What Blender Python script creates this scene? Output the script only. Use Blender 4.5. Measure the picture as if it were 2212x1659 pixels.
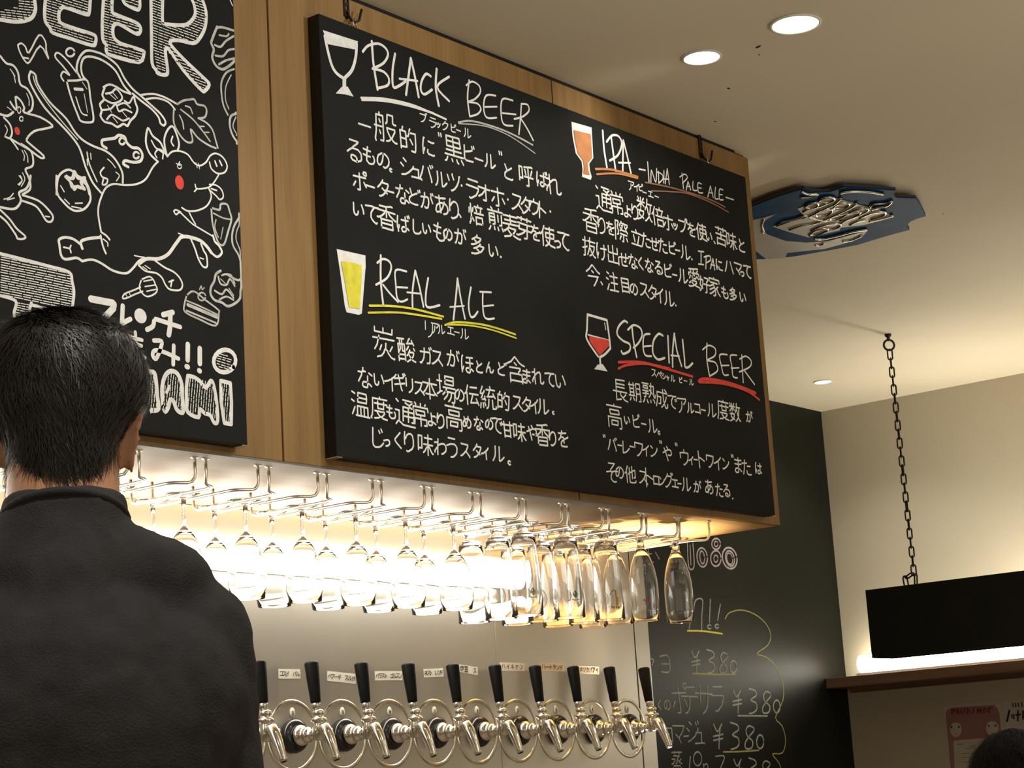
import bpy, bmesh, math, random
from mathutils import Vector, Matrix, Euler
import numpy as np

C = bpy.context.scene.collection
for _o in list(bpy.data.objects):
    bpy.data.objects.remove(_o)
R_ = math.radians
rnd = random.Random(7)

# ------------------------------------------------------------------ camera
F_PX = 4155.3
YAW, PITCH, ROLL = 0.90093923, 0.20774156, -0.06095572
EYE = 1.2
S = 1.3
fwd = Vector((math.sin(YAW) * math.cos(PITCH), math.cos(YAW) * math.cos(PITCH), math.sin(PITCH)))
right0 = Vector((math.cos(YAW), -math.sin(YAW), 0))
up0 = right0.cross(fwd)
right = right0 * math.cos(ROLL) + up0 * math.sin(ROLL)
up = -right0 * math.sin(ROLL) + up0 * math.cos(ROLL)
cd = bpy.data.cameras.new('camera')
cam = bpy.data.objects.new('camera', cd)
C.objects.link(cam)
cam.matrix_world = Matrix(((right.x, up.x, -fwd.x, 0), (right.y, up.y, -fwd.y, 0), (right.z, up.z, -fwd.z, EYE), (0, 0, 0, 1)))
cd.sensor_width = 36
cd.lens = F_PX / 2212 * 36
cd.clip_start = 0.05
bpy.context.scene.camera = cam
EYEV = Vector((0, 0, EYE))


def ray(x, y):
    return right * ((x - 1106) / F_PX) - up * ((y - 829.5) / F_PX) + fwd


def on(x, y, ax, val):
    """point of a surveyed plane (axis = val, metres) seen at a pixel of the photograph"""
    d = ray(x, y)
    return EYEV + d * ((val - EYEV[ax]) / d[ax])


def W(x, y, z):
    return Vector((S * x, S * y, EYE + S * z))


# ------------------------------------------------------------------ light
sc = bpy.context.scene
sc.view_settings.view_transform = 'Standard'
sc.view_settings.look = 'None'
sc.view_settings.exposure = 0.0
sc.view_settings.gamma = 1.0
sc.view_settings.use_curve_mapping = False
wd = bpy.data.worlds.new('world')
sc.world = wd
wd.use_nodes = True
wd.node_tree.nodes['Background'].inputs[0].default_value = (1.0, 0.84, 0.62, 1)
wd.node_tree.nodes['Background'].inputs[1].default_value = 0.42
sc.cycles.sample_clamp_indirect = 6.0
sc.cycles.blur_glossy = 1.0
sc.cycles.caustics_refractive = False

Y_BOARD = 1.888 * S
Y_FASC = 1.912 * S
X_FASC = 3.226 * S
Z_CEIL = EYE + 1.226 * S
Z_SOF = EYE + 0.471 * S
Y_STEEL = 2.27 * S
X_STEEL = 3.267 * S
X_WALL = 5.842 * S
Y_DARK = 3.261 * S
WARM = (1.0, 0.90, 0.74)
NEUT = (1.0, 0.95, 0.86)
NEUT2 = (1.0, 0.98, 0.93)


def spot(name, loc, power, size=R_(130), blend=.6, col=NEUT, rad=.045, aim=None):
    l = bpy.data.lights.new(name, 'SPOT')
    l.energy = power; l.spot_size = size; l.spot_blend = blend; l.color = col; l.shadow_soft_size = rad
    o = bpy.data.objects.new(name, l); C.objects.link(o); o.location = loc
    if aim is not None:
        o.rotation_euler = (Vector(aim) - Vector(loc)).to_track_quat('-Z', 'Y').to_euler()
    return o


def area(name, loc, sx, sy, power, aim, col=NEUT, spread=R_(180)):
    l = bpy.data.lights.new(name, 'AREA')
    l.shape = 'RECTANGLE'; l.size = sx; l.size_y = sy; l.energy = power; l.color = col; l.spread = spread
    o = bpy.data.objects.new(name, l); C.objects.link(o); o.location = loc
    o.rotation_euler = Vector(aim).to_track_quat('-Z', 'Y').to_euler()
    return o


DL = [on(1718, 50, 2, Z_CEIL), on(1516, 122, 2, Z_CEIL), on(1777, 824, 2, Z_CEIL)]
# the same ceiling carries more downlights outside the frame, to the left and behind
DLX = [Vector((2.35, 1.95, Z_CEIL)), Vector((2.35, 1.6, Z_CEIL)), Vector((1.0, 1.0, Z_CEIL)), Vector((3.4, 0.2, Z_CEIL)), Vector((5.0, .9, Z_CEIL)), Vector((5.7, 1.3, Z_CEIL)), Vector((3.4, -1.2, Z_CEIL)), Vector((6.6, -.6, Z_CEIL))]
for i, p in enumerate(DL[:2]):
    spot('downlight_beam', p - Vector((0, 0, .03)), 3.5, R_(172), .4, aim=p - Vector((0, 0, 1)))
spot('downlight_beam', DL[2] - Vector((0, 0, .03)), 12, aim=DL[2] - Vector((0, 0, 1)))
# swivelling ceiling spots, outside the frame, aimed at the two chalkboards
spot('board_spot', (3.15, .85, Z_CEIL - .05), 39, R_(90), 1.0, NEUT2, aim=(2.25, Y_BOARD, 2.5))
spot('board_spot', (1.3, -.5, Z_CEIL - .05), 92, R_(58), 1.0, NEUT2, aim=(1.95, Y_BOARD, 2.6))
# added fill below the frame, brightening the right end of the soffit
area('soffit_fill', (4.12, 2.78, 1.12), .14, .12, 5, (-.24, .03, 1), (1, .84, .6), R_(44))
# broad upward fill added outside the frame to lift the ceiling
area('ceiling_fill', (3.2, -1.3, 1.0), 2.0, 2.0, 34, (.25, .3, 1), NEUT, R_(150))
# extra tilted spot added at the second downlight to brighten the bulkhead top
spot('downlight_tilt', DL[1] - Vector((0, 0, .035)), 2.6, R_(52), .9, aim=(DL[1].x - .05, Y_FASC, Z_CEIL - .085))
for i, p in enumerate(DLX):
    spot('downlight_beam', p - Vector((0, 0, .03)), 8 if i < 2 else 60, aim=p - Vector((0, 0, 1)))
# unseen light put into the hanging panel's top to brighten the ceiling
area('uplight', (4.945 * S + .08, 2.2, EYE + S * .50), .10, 2.2, 2.5, (.05, 0, 1), NEUT, R_(150))
# wall lamp behind the hanging black panel, standing on the shelf
# wall lamp behind the hanging black panel, standing on the shelf
area('shelf_light', (X_WALL - .10, S * 2.5, EYE + S * .345), .05, S * 1.35, 14, (.35, 0, 1), NEUT)

# ------------------------------------------------------------------ materials
MATS = {}


def nodes(m):
    m.use_nodes = True
    return m.node_tree.nodes, m.node_tree.links, m.node_tree.nodes['Principled BSDF']


def mat(name, col, rough=.6, metal=0, vary=.12, scale=8, bump=0, bscale=60, spec=None, coat=0, stretch=(1, 1, 1), rvary=0):
    if name in MATS: return MATS[name]
    m = bpy.data.materials.new(name); n, l, b = nodes(m)
    b.inputs['Roughness'].default_value = rough
    b.inputs['Metallic'].default_value = metal
    if spec is not None: b.inputs['Specular IOR Level'].default_value = spec
    if coat: b.inputs['Coat Weight'].default_value = coat
    tc = n.new('ShaderNodeTexCoord'); mp = n.new('ShaderNodeMapping'); mp.inputs['Scale'].default_value = stretch
    l.new(tc.outputs['Object'], mp.inputs['Vector'])
    nz = n.new('ShaderNodeTexNoise'); nz.inputs['Scale'].default_value = scale; nz.inputs['Detail'].default_value = 5
    l.new(mp.outputs['Vector'], nz.inputs['Vector'])
    cr = n.new('ShaderNodeValToRGB')
    cr.color_ramp.elements[0].position = .3; cr.color_ramp.elements[1].position = .7
    cr.color_ramp.elements[0].color = tuple(c * (1 - vary) for c in col) + (1,)
    cr.color_ramp.elements[1].color = tuple(min(1, c * (1 + vary)) for c in col) + (1,)
    l.new(nz.outputs['Fac'], cr.inputs['Fac']); l.new(cr.outputs['Color'], b.inputs['Base Color'])
    if rvary:
        mr = n.new('ShaderNodeMapRange'); mr.inputs['To Min'].default_value = max(.02, rough - rvary); mr.inputs['To Max'].default_value = rough + rvary
        l.new(nz.outputs['Fac'], mr.inputs['Value']); l.new(mr.outputs['Result'], b.inputs['Roughness'])
    if bump:
        n2 = n.new('ShaderNodeTexNoise'); n2.inputs['Scale'].default_value = bscale; n2.inputs['Detail'].default_value = 4
        l.new(mp.outputs['Vector'], n2.inputs['Vector'])
        bp = n.new('ShaderNodeBump'); bp.inputs['Strength'].default_value = bump; bp.inputs['Distance'].default_value = .01
        l.new(n2.outputs['Fac'], bp.inputs['Height']); l.new(bp.outputs['Normal'], b.inputs['Normal'])
    MATS[name] = m
    return m


def emis(name, col, s):
    m = bpy.data.materials.new(name); n, l, b = nodes(m)
    b.inputs['Base Color'].default_value = (.8, .8, .8, 1)
    b.inputs['Emission Color'].default_value = tuple(col) + (1,); b.inputs['Emission Strength'].default_value = s
    return m


def glass(name, col=(1, 1, 1), rough=0.0):
    m = bpy.data.materials.new(name); n, l, b = nodes(m)
    b.inputs['Base Color'].default_value = tuple(col) + (1,)
    b.inputs['Transmission Weight'].default_value = 1; b.inputs['Roughness'].default_value = rough; b.inputs['IOR'].default_value = 1.48
    return m


def wood(name, base, dark, rough=.45, axis='Z'):
    m = bpy.data.materials.new(name); n, l, b = nodes(m)
    tc = n.new('ShaderNodeTexCoord'); mp = n.new('ShaderNodeMapping')
    sc_ = {'Z': (22, 22, .7), 'X': (.7, 22, 22), 'Y': (22, .7, 22)}[axis]
    mp.inputs['Scale'].default_value = sc_
    l.new(tc.outputs['Object'], mp.inputs['Vector'])
    a = n.new('ShaderNodeTexNoise'); a.inputs['Scale'].default_value = 1.0; a.inputs['Detail'].default_value = 7; a.inputs['Roughness'].default_value = .65
    a.inputs['Distortion'].default_value = .4
    l.new(mp.outputs['Vector'], a.inputs['Vector'])
    f = n.new('ShaderNodeTexNoise'); f.inputs['Scale'].default_value = 9; f.inputs['Detail'].default_value = 3
    l.new(mp.outputs['Vector'], f.inputs['Vector'])
    mx = n.new('ShaderNodeMath'); mx.operation = 'MULTIPLY_ADD'; mx.inputs[1].default_value = .35
    l.new(f.outputs['Fac'], mx.inputs[0]); l.new(a.outputs['Fac'], mx.inputs[2])
    cr = n.new('ShaderNodeValToRGB'); cr.color_ramp.elements[0].position = .45; cr.color_ramp.elements[1].position = .85
    cr.color_ramp.elements[0].color = tuple(dark) + (1,); cr.color_ramp.elements[1].color = tuple(base) + (1,)
    l.new(mx.outputs[0], cr.inputs['Fac']); l.new(cr.outputs['Color'], b.inputs['Base Color'])
    b.inputs['Roughness'].default_value = rough
    bp = n.new('ShaderNodeBump'); bp.inputs['Strength'].default_value = .08; bp.inputs['Distance'].default_value = .002
    l.new(f.outputs['Fac'], bp.inputs['Height']); l.new(bp.outputs['Normal'], b.inputs['Normal'])
    return m


M_WOOD = wood('oak_panel', (.29, .165, .050), (.19, .100, .026), .65)
M_WOODX = wood('oak_soffit', (.25, .162, .08), (.18, .112, .052), .6, 'X')
M_WOODE = wood('bare_oak', (.62, .37, .14), (.46, .26, .09), .5, 'X')
M_WOODY = wood('shelf_wood', (.20, .11, .06), (.10, .05, .025), .5, 'Y')
M_CEIL = mat('ceiling_paint', (.70, .625, .465), .85, vary=.03, scale=1.5, bump=.05, bscale=40)
M_WALL = mat('wall_paint', (.48, .425, .31), .85, vary=.03, scale=1.2, bump=.06, bscale=60)
M_BLACKWALL = mat('chalk_wall', (.011, .0115, .0085), .40, vary=.2, scale=2.5, rvary=.04, spec=.1)
M_BOARD = mat('chalkboard', (.012, .012, .011), .8, vary=.28, scale=5, rvary=.05, spec=.15)
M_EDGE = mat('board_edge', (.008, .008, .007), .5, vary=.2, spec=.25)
M_WHITE = mat('white_marker', (.80, .80, .76), .75, vary=.10, scale=60, spec=.2)
M_PALE = mat('faded_marker', (.50, .50, .46), .8, vary=.2, scale=60, spec=.2)
M_PINKW = mat('rosy_chalk', (.42, .36, .38), .8, vary=.2, scale=60, spec=.2)
M_YEL = mat('yellow_marker', (.72, .66, .06), .75, vary=.15, scale=50, spec=.2)
M_PYEL = mat('dull_yellow_chalk', (.34, .34, .12), .8, vary=.2, scale=50, spec=.2)
M_RED = mat('red_marker', (.70, .07, .05), .75, vary=.12, scale=50, spec=.2)
M_ORA = mat('orange_marker', (.52, .22, .09), .75, vary=.12, scale=50, spec=.2)
M_BRN = mat('brown_marker', (.30, .15, .09), .75, vary=.12, scale=50, spec=.2)
M_INK = mat('black_ink', (.012, .012, .012), .6, vary=.1)
M_FLOOR = mat('floor_tile', (.20, .155, .11), .5, vary=.2, scale=3)
M_STEEL = mat('brushed_steel', (.58, .555, .50), .34, metal=.94, vary=.03, scale=2)
M_DULL = mat('dull_metal', (.20, .175, .14), .6, metal=.3, vary=.08)
M_CHROME = mat('chrome', (.80, .77, .70), .10, metal=1, vary=.03)
M_WIRE = mat('rack_wire', (.92, .88, .80), .34, metal=1, vary=.03)
M_BLK = mat('black_plastic', (.004, .004, .004), .55, vary=.1, spec=.12)
M_RUB = mat('black_rubber', (.010, .010, .010), .18, vary=.1)
M_IRON = mat('black_iron', (.016, .012, .009), .5, metal=.3, vary=.2)
M_PANEL = mat('matt_black_panel', (.014, .014, .011), .7, vary=.1, spec=.2)
M_TRIM = mat('white_trim', (.75, .73, .66), .5, vary=.02)
M_TAPE = mat('paper_tape', (.62, .59, .50), .8, vary=.05)
M_GLASS = glass('clear_glass')
M_LAMP = emis('downlight_glow', (1, .93, .80), 9)
M_STRIP = emis('bar_lamp_glow', (1, .93, .80), 25)
M_SLAMP = emis('shelf_lamp_glow', (1, .93, .78), 16)
M_SKIN = mat('skin', (.52, .27, .16), .5, vary=.08, scale=12)
_b = M_SKIN.node_tree.nodes['Principled BSDF']; _b.inputs['Subsurface Weight'].default_value = .12; _b.inputs['Subsurface Scale'].default_value = .02
M_HAIR = mat('black_hair', (.015, .012, .010), .46, vary=.5, scale=30, spec=.42)
M_SHIRT = mat('navy_black_cotton', (.036, .034, .036), .9, vary=.15, scale=30, bump=.25, bscale=420, spec=.15)
M_PANTS = mat('dark_trousers', (.020, .020, .024), .85, vary=.1)
M_SHOE = mat('black_shoe', (.015, .015, .015), .4, vary=.1)


# ------------------------------------------------------------------ mesh helpers
class MB:
    def __init__(s): s.v = []; s.f = []; s.m = []; s.sm = []
    def add(s, vs, fs, mi=0, smooth=False):
        k = len(s.v); s.v += [tuple(v) for v in vs]
        for f in fs: s.f.append(tuple(i + k for i in f)); s.m.append(mi); s.sm.append(smooth)
    def box(s, a, b, mi=0):
        x0, y0, z0 = a; x1, y1, z1 = b
        v = [(x0, y0, z0), (x1, y0, z0), (x1, y1, z0), (x0, y1, z0), (x0, y0, z1), (x1, y0, z1), (x1, y1, z1), (x0, y1, z1)]
        s.add(v, [(0, 3, 2, 1), (4, 5, 6, 7), (0, 1, 5, 4), (1, 2, 6, 5), (2, 3, 7, 6), (3, 0, 4, 7)], mi)
    def tube(s, pts, r, n=8, mi=0, closed=False, cap=True):
        pts = [Vector(p) for p in pts]; N = len(pts)
        rr = r if isinstance(r, (list, tuple)) else [r] * N
        t0 = (pts[1] - pts[0]).normalized()
        nrm = t0.orthogonal().normalized(); vs = []; prev = t0
        for i in range(N):
            if closed: t = (pts[(i + 1) % N] - pts[i - 1]).normalized()
            else: t = (pts[min(i + 1, N - 1)] - pts[max(i - 1, 0)]).normalized()
            q = prev.rotation_difference(t); nrm = (q @ nrm); nrm = (nrm - t * nrm.dot(t)).normalized(); prev = t
            bi = t.cross(nrm)
            for k in range(n):
                a = 2 * math.pi * k / n
                vs.append(pts[i] + (nrm * math.cos(a) + bi * math.sin(a)) * rr[i])
        fs = []
        for i in range(N if closed else N - 1):
            j = (i + 1) % N
            for k in range(n):
                fs.append((i * n + k, i * n + (k + 1) % n, j * n + (k + 1) % n, j * n + k))
        if cap and not closed:
            fs.append(tuple(range(n - 1, -1, -1))); fs.append(tuple((N - 1) * n + k for k in range(n)))
        s.add(vs, fs, mi, True)
    def lathe(s, prof, n=24, mi=0, M=None, smooth=True):
        ring = min(p[0] for p in prof) > .5 * max(p[0] for p in prof)
        vs = []; fs = []
        for (r, z) in prof:
            for k in range(n):
                a = 2 * math.pi * k / n
                vs.append(Vector((r * math.cos(a), r * math.sin(a), z)))
        if M is not None: vs = [M @ v for v in vs]
        for i in range(len(prof) - 1):
            for k in range(n):
                fs.append((i * n + k, i * n + (k + 1) % n, (i + 1) * n + (k + 1) % n, (i + 1) * n + k))
        if prof[0][0] > 1e-6 and not ring: fs.append(tuple(range(n - 1, -1, -1)))
        if prof[-1][0] > 1e-6 and not ring: fs.append(tuple((len(prof) - 1) * n + k for k in range(n)))
        s.add(vs, fs, mi, smooth)
    def ell(s, c, r, rot=None, mi=0, nu=20, nv=12):
        M = Matrix.Translation(c) @ (rot.to_matrix().to_4x4() if rot else Matrix()) @ Matrix.Diagonal((r[0], r[1], r[2], 1))
        prof = [(math.sin(math.pi * i / nv) if 0 < i < nv else 1e-7, -math.cos(math.pi * i / nv)) for i in range(nv + 1)]
        s.lathe(prof, nu, mi, M)
    def cone(s, a, b, ra, rb, n=14, mi=0):
        a = Vector(a); b = Vector(b); d = b - a; L = d.length; pts = []; rr = []
        for t, k in ((-.99, .14), (-.85, .53), (-.5, .866), (0, 1)): pts.append(a + d / L * ra * t); rr.append(ra * k)
        for t, k in ((0, 1), (.5, .866), (.85, .53), (.99, .14)): pts.append(b + d / L * rb * t); rr.append(rb * k)
        s.tube(pts, rr, n, mi)
    def build(s, name, mats, parent=None, label=None, kind=None):
        me = bpy.data.meshes.new(name); me.from_pydata(s.v, [], s.f)
        for m in (mats if isinstance(mats, (list, tuple)) else [mats]): me.materials.append(m)
        me.polygons.foreach_set('material_index', s.m); me.polygons.foreach_set('use_smooth', s.sm); me.update()
        if mats is M_GLASS:
            bm = bmesh.new(); bm.from_mesh(me); bmesh.ops.recalc_face_normals(bm, faces=bm.faces); bm.to_mesh(me); bm.free()
        o = bpy.data.objects.new(name, me); C.objects.link(o)
        if parent is not None: o.parent = parent
        if label: o['label'] = label
        if kind: o['kind'] = kind
        return o


def empty(name, loc=(0, 0, 0), rz=0):
    o = bpy.data.objects.new(name, None); C.objects.link(o); o.location = loc; o.rotation_euler = (0, 0, rz); o.empty_display_size = .05
    return o


def tag(o, label, cat, group=None):
    o['label'] = label; o['category'] = cat
    if group: o['group'] = group
    return o


def copy_tree(o, parent=None):
    c = o.copy(); C.objects.link(c)
    if parent is not None: c.parent = parent
    for ch in o.children: copy_tree(ch, c)
    return c


def bevel(o, w, seg=2):
    b = o.modifiers.new('bevel', 'BEVEL'); b.width = w; b.segments = seg; b.limit_method = 'ANGLE'; b.angle_limit = R_(40)
    return o


ORD = ['first', 'second', 'third', 'fourth', 'fifth', 'sixth', 'seventh', 'eighth', 'ninth', 'tenth', 'eleventh', 'twelfth', 'thirteenth', 'fourteenth', 'fifteenth']

# ------------------------------------------------------------------ setting
def struct(o): o['kind'] = 'structure'; return o

m = MB(); m.box((-2.5, -2.5, -.1), (X_WALL + .1, Y_DARK + .1, 0)); struct(m.build('floor', M_FLOOR))
m = MB(); m.box((-2.5, -2.5, Z_CEIL), (X_WALL + .1, Y_DARK + .1, Z_CEIL + .1)); ceil = struct(m.build('ceiling', M_CEIL))
for _x, _y, _r in ((1638, 101, 5), (1574, 191, 3.5), (1640, 118, 2), (1545, 262, 2.5), (2037, 462, 2)):
    _p = on(_x, _y, 2, Z_CEIL); m = MB(); m.lathe([(1e-7, -.0008), (_r * .0011, -.0006), (_r * .0012, 0), (1e-7, 0)], 9, 0, Matrix.Translation(_p) @ Matrix.Rotation(_x, 4, 'Z') @ Matrix.Diagonal((1.6, .7, 1, 1))); m.build('speck', M_EDGE, ceil)
m = MB(); m.box((-2.5, Y_DARK, 0), (X_WALL + .1, Y_DARK + .1, Z_CEIL)); wall_back = struct(m.build('wall_back', M_BLACKWALL))
m = MB(); m.box((X_WALL, -2.5, 0), (X_WALL + .1, Y_DARK, Z_CEIL)); wall_right = struct(m.build('wall_right', M_WALL))

# bulkhead over the bar: core, oak panels with recessed joints, oak soffit
bulk = struct(empty('trim_1', (0, 0, 0)))
m = MB(); m.box((.2, Y_FASC + .012, Z_SOF + .012), (X_FASC - .004, Y_DARK - .002, Z_CEIL - .001)); m.build('core', M_EDGE, bulk)
JX = [.2, 1.197 * S, 1.887 * S, 2.578 * S, X_FASC]
for a, b in zip(JX[:-1], JX[1:]):
    m = MB(); m.box((a + .0022, Y_FASC, Z_SOF), (b - .0022, Y_FASC + .018, Z_CEIL - .010))
    bevel(m.build('wood_panel', M_WOOD, bulk), .0012)
m = MB(); m.box((.2, Y_FASC + .019, Z_SOF), (2.83 * S, Y_DARK - .002, Z_SOF + .016)); m.build('soffit_board', M_WOODX, bulk)
m = MB(); m.box((2.833 * S, Y_FASC + .019, Z_SOF), (X_FASC, Y_DARK - .002, Z_SOF + .016)); m.build('soffit_board', M_WOODE, bulk, 'bare orange oak board at the right end of the soffit')
m = MB(); m.box((X_FASC - .012, Y_FASC + .019, Z_SOF + .017), (X_FASC, Y_DARK - .002, Z_CEIL - .010)); m.build('end_panel', M_WOOD, bulk)
m = MB(); m.box((.2, Y_FASC + .004, Z_CEIL - .010), (X_FASC - .06, Y_FASC + .012, Z_CEIL)); m.build('shadow_strip', M_EDGE, bulk)  # dark strip standing in for the soft shade where oak meets ceiling
# thin metal edge along the soffit front
m = MB(); m.box((.2, Y_FASC + .001, Z_SOF - .004), (2.84 * S, Y_FASC + .030, Z_SOF)); m.build('edge_strip', M_DULL, bulk)
# stainless splashback in sheets
steel = struct(empty('wall_bar', (0, 0, 0)))
for a, b in ((.3, .93 * S), (.93 * S, 1.85 * S), (1.85 * S, 2.77 * S), (2.77 * S, 3.2145 * S), (3.2175 * S, X_STEEL)):
    m = MB(); m.box((a + .0007, Y_STEEL, 0), (b - .0007, Y_STEEL + .03, Z_SOF - .001)); bevel(m.build('steel_sheet', M_STEEL, steel), .0008)
m = MB(); m.box((.3, Y_STEEL + .031, 0), (X_STEEL - .003, Y_STEEL + .06, Z_SOF - .001)); m.build('backing', M_EDGE, steel)

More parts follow.
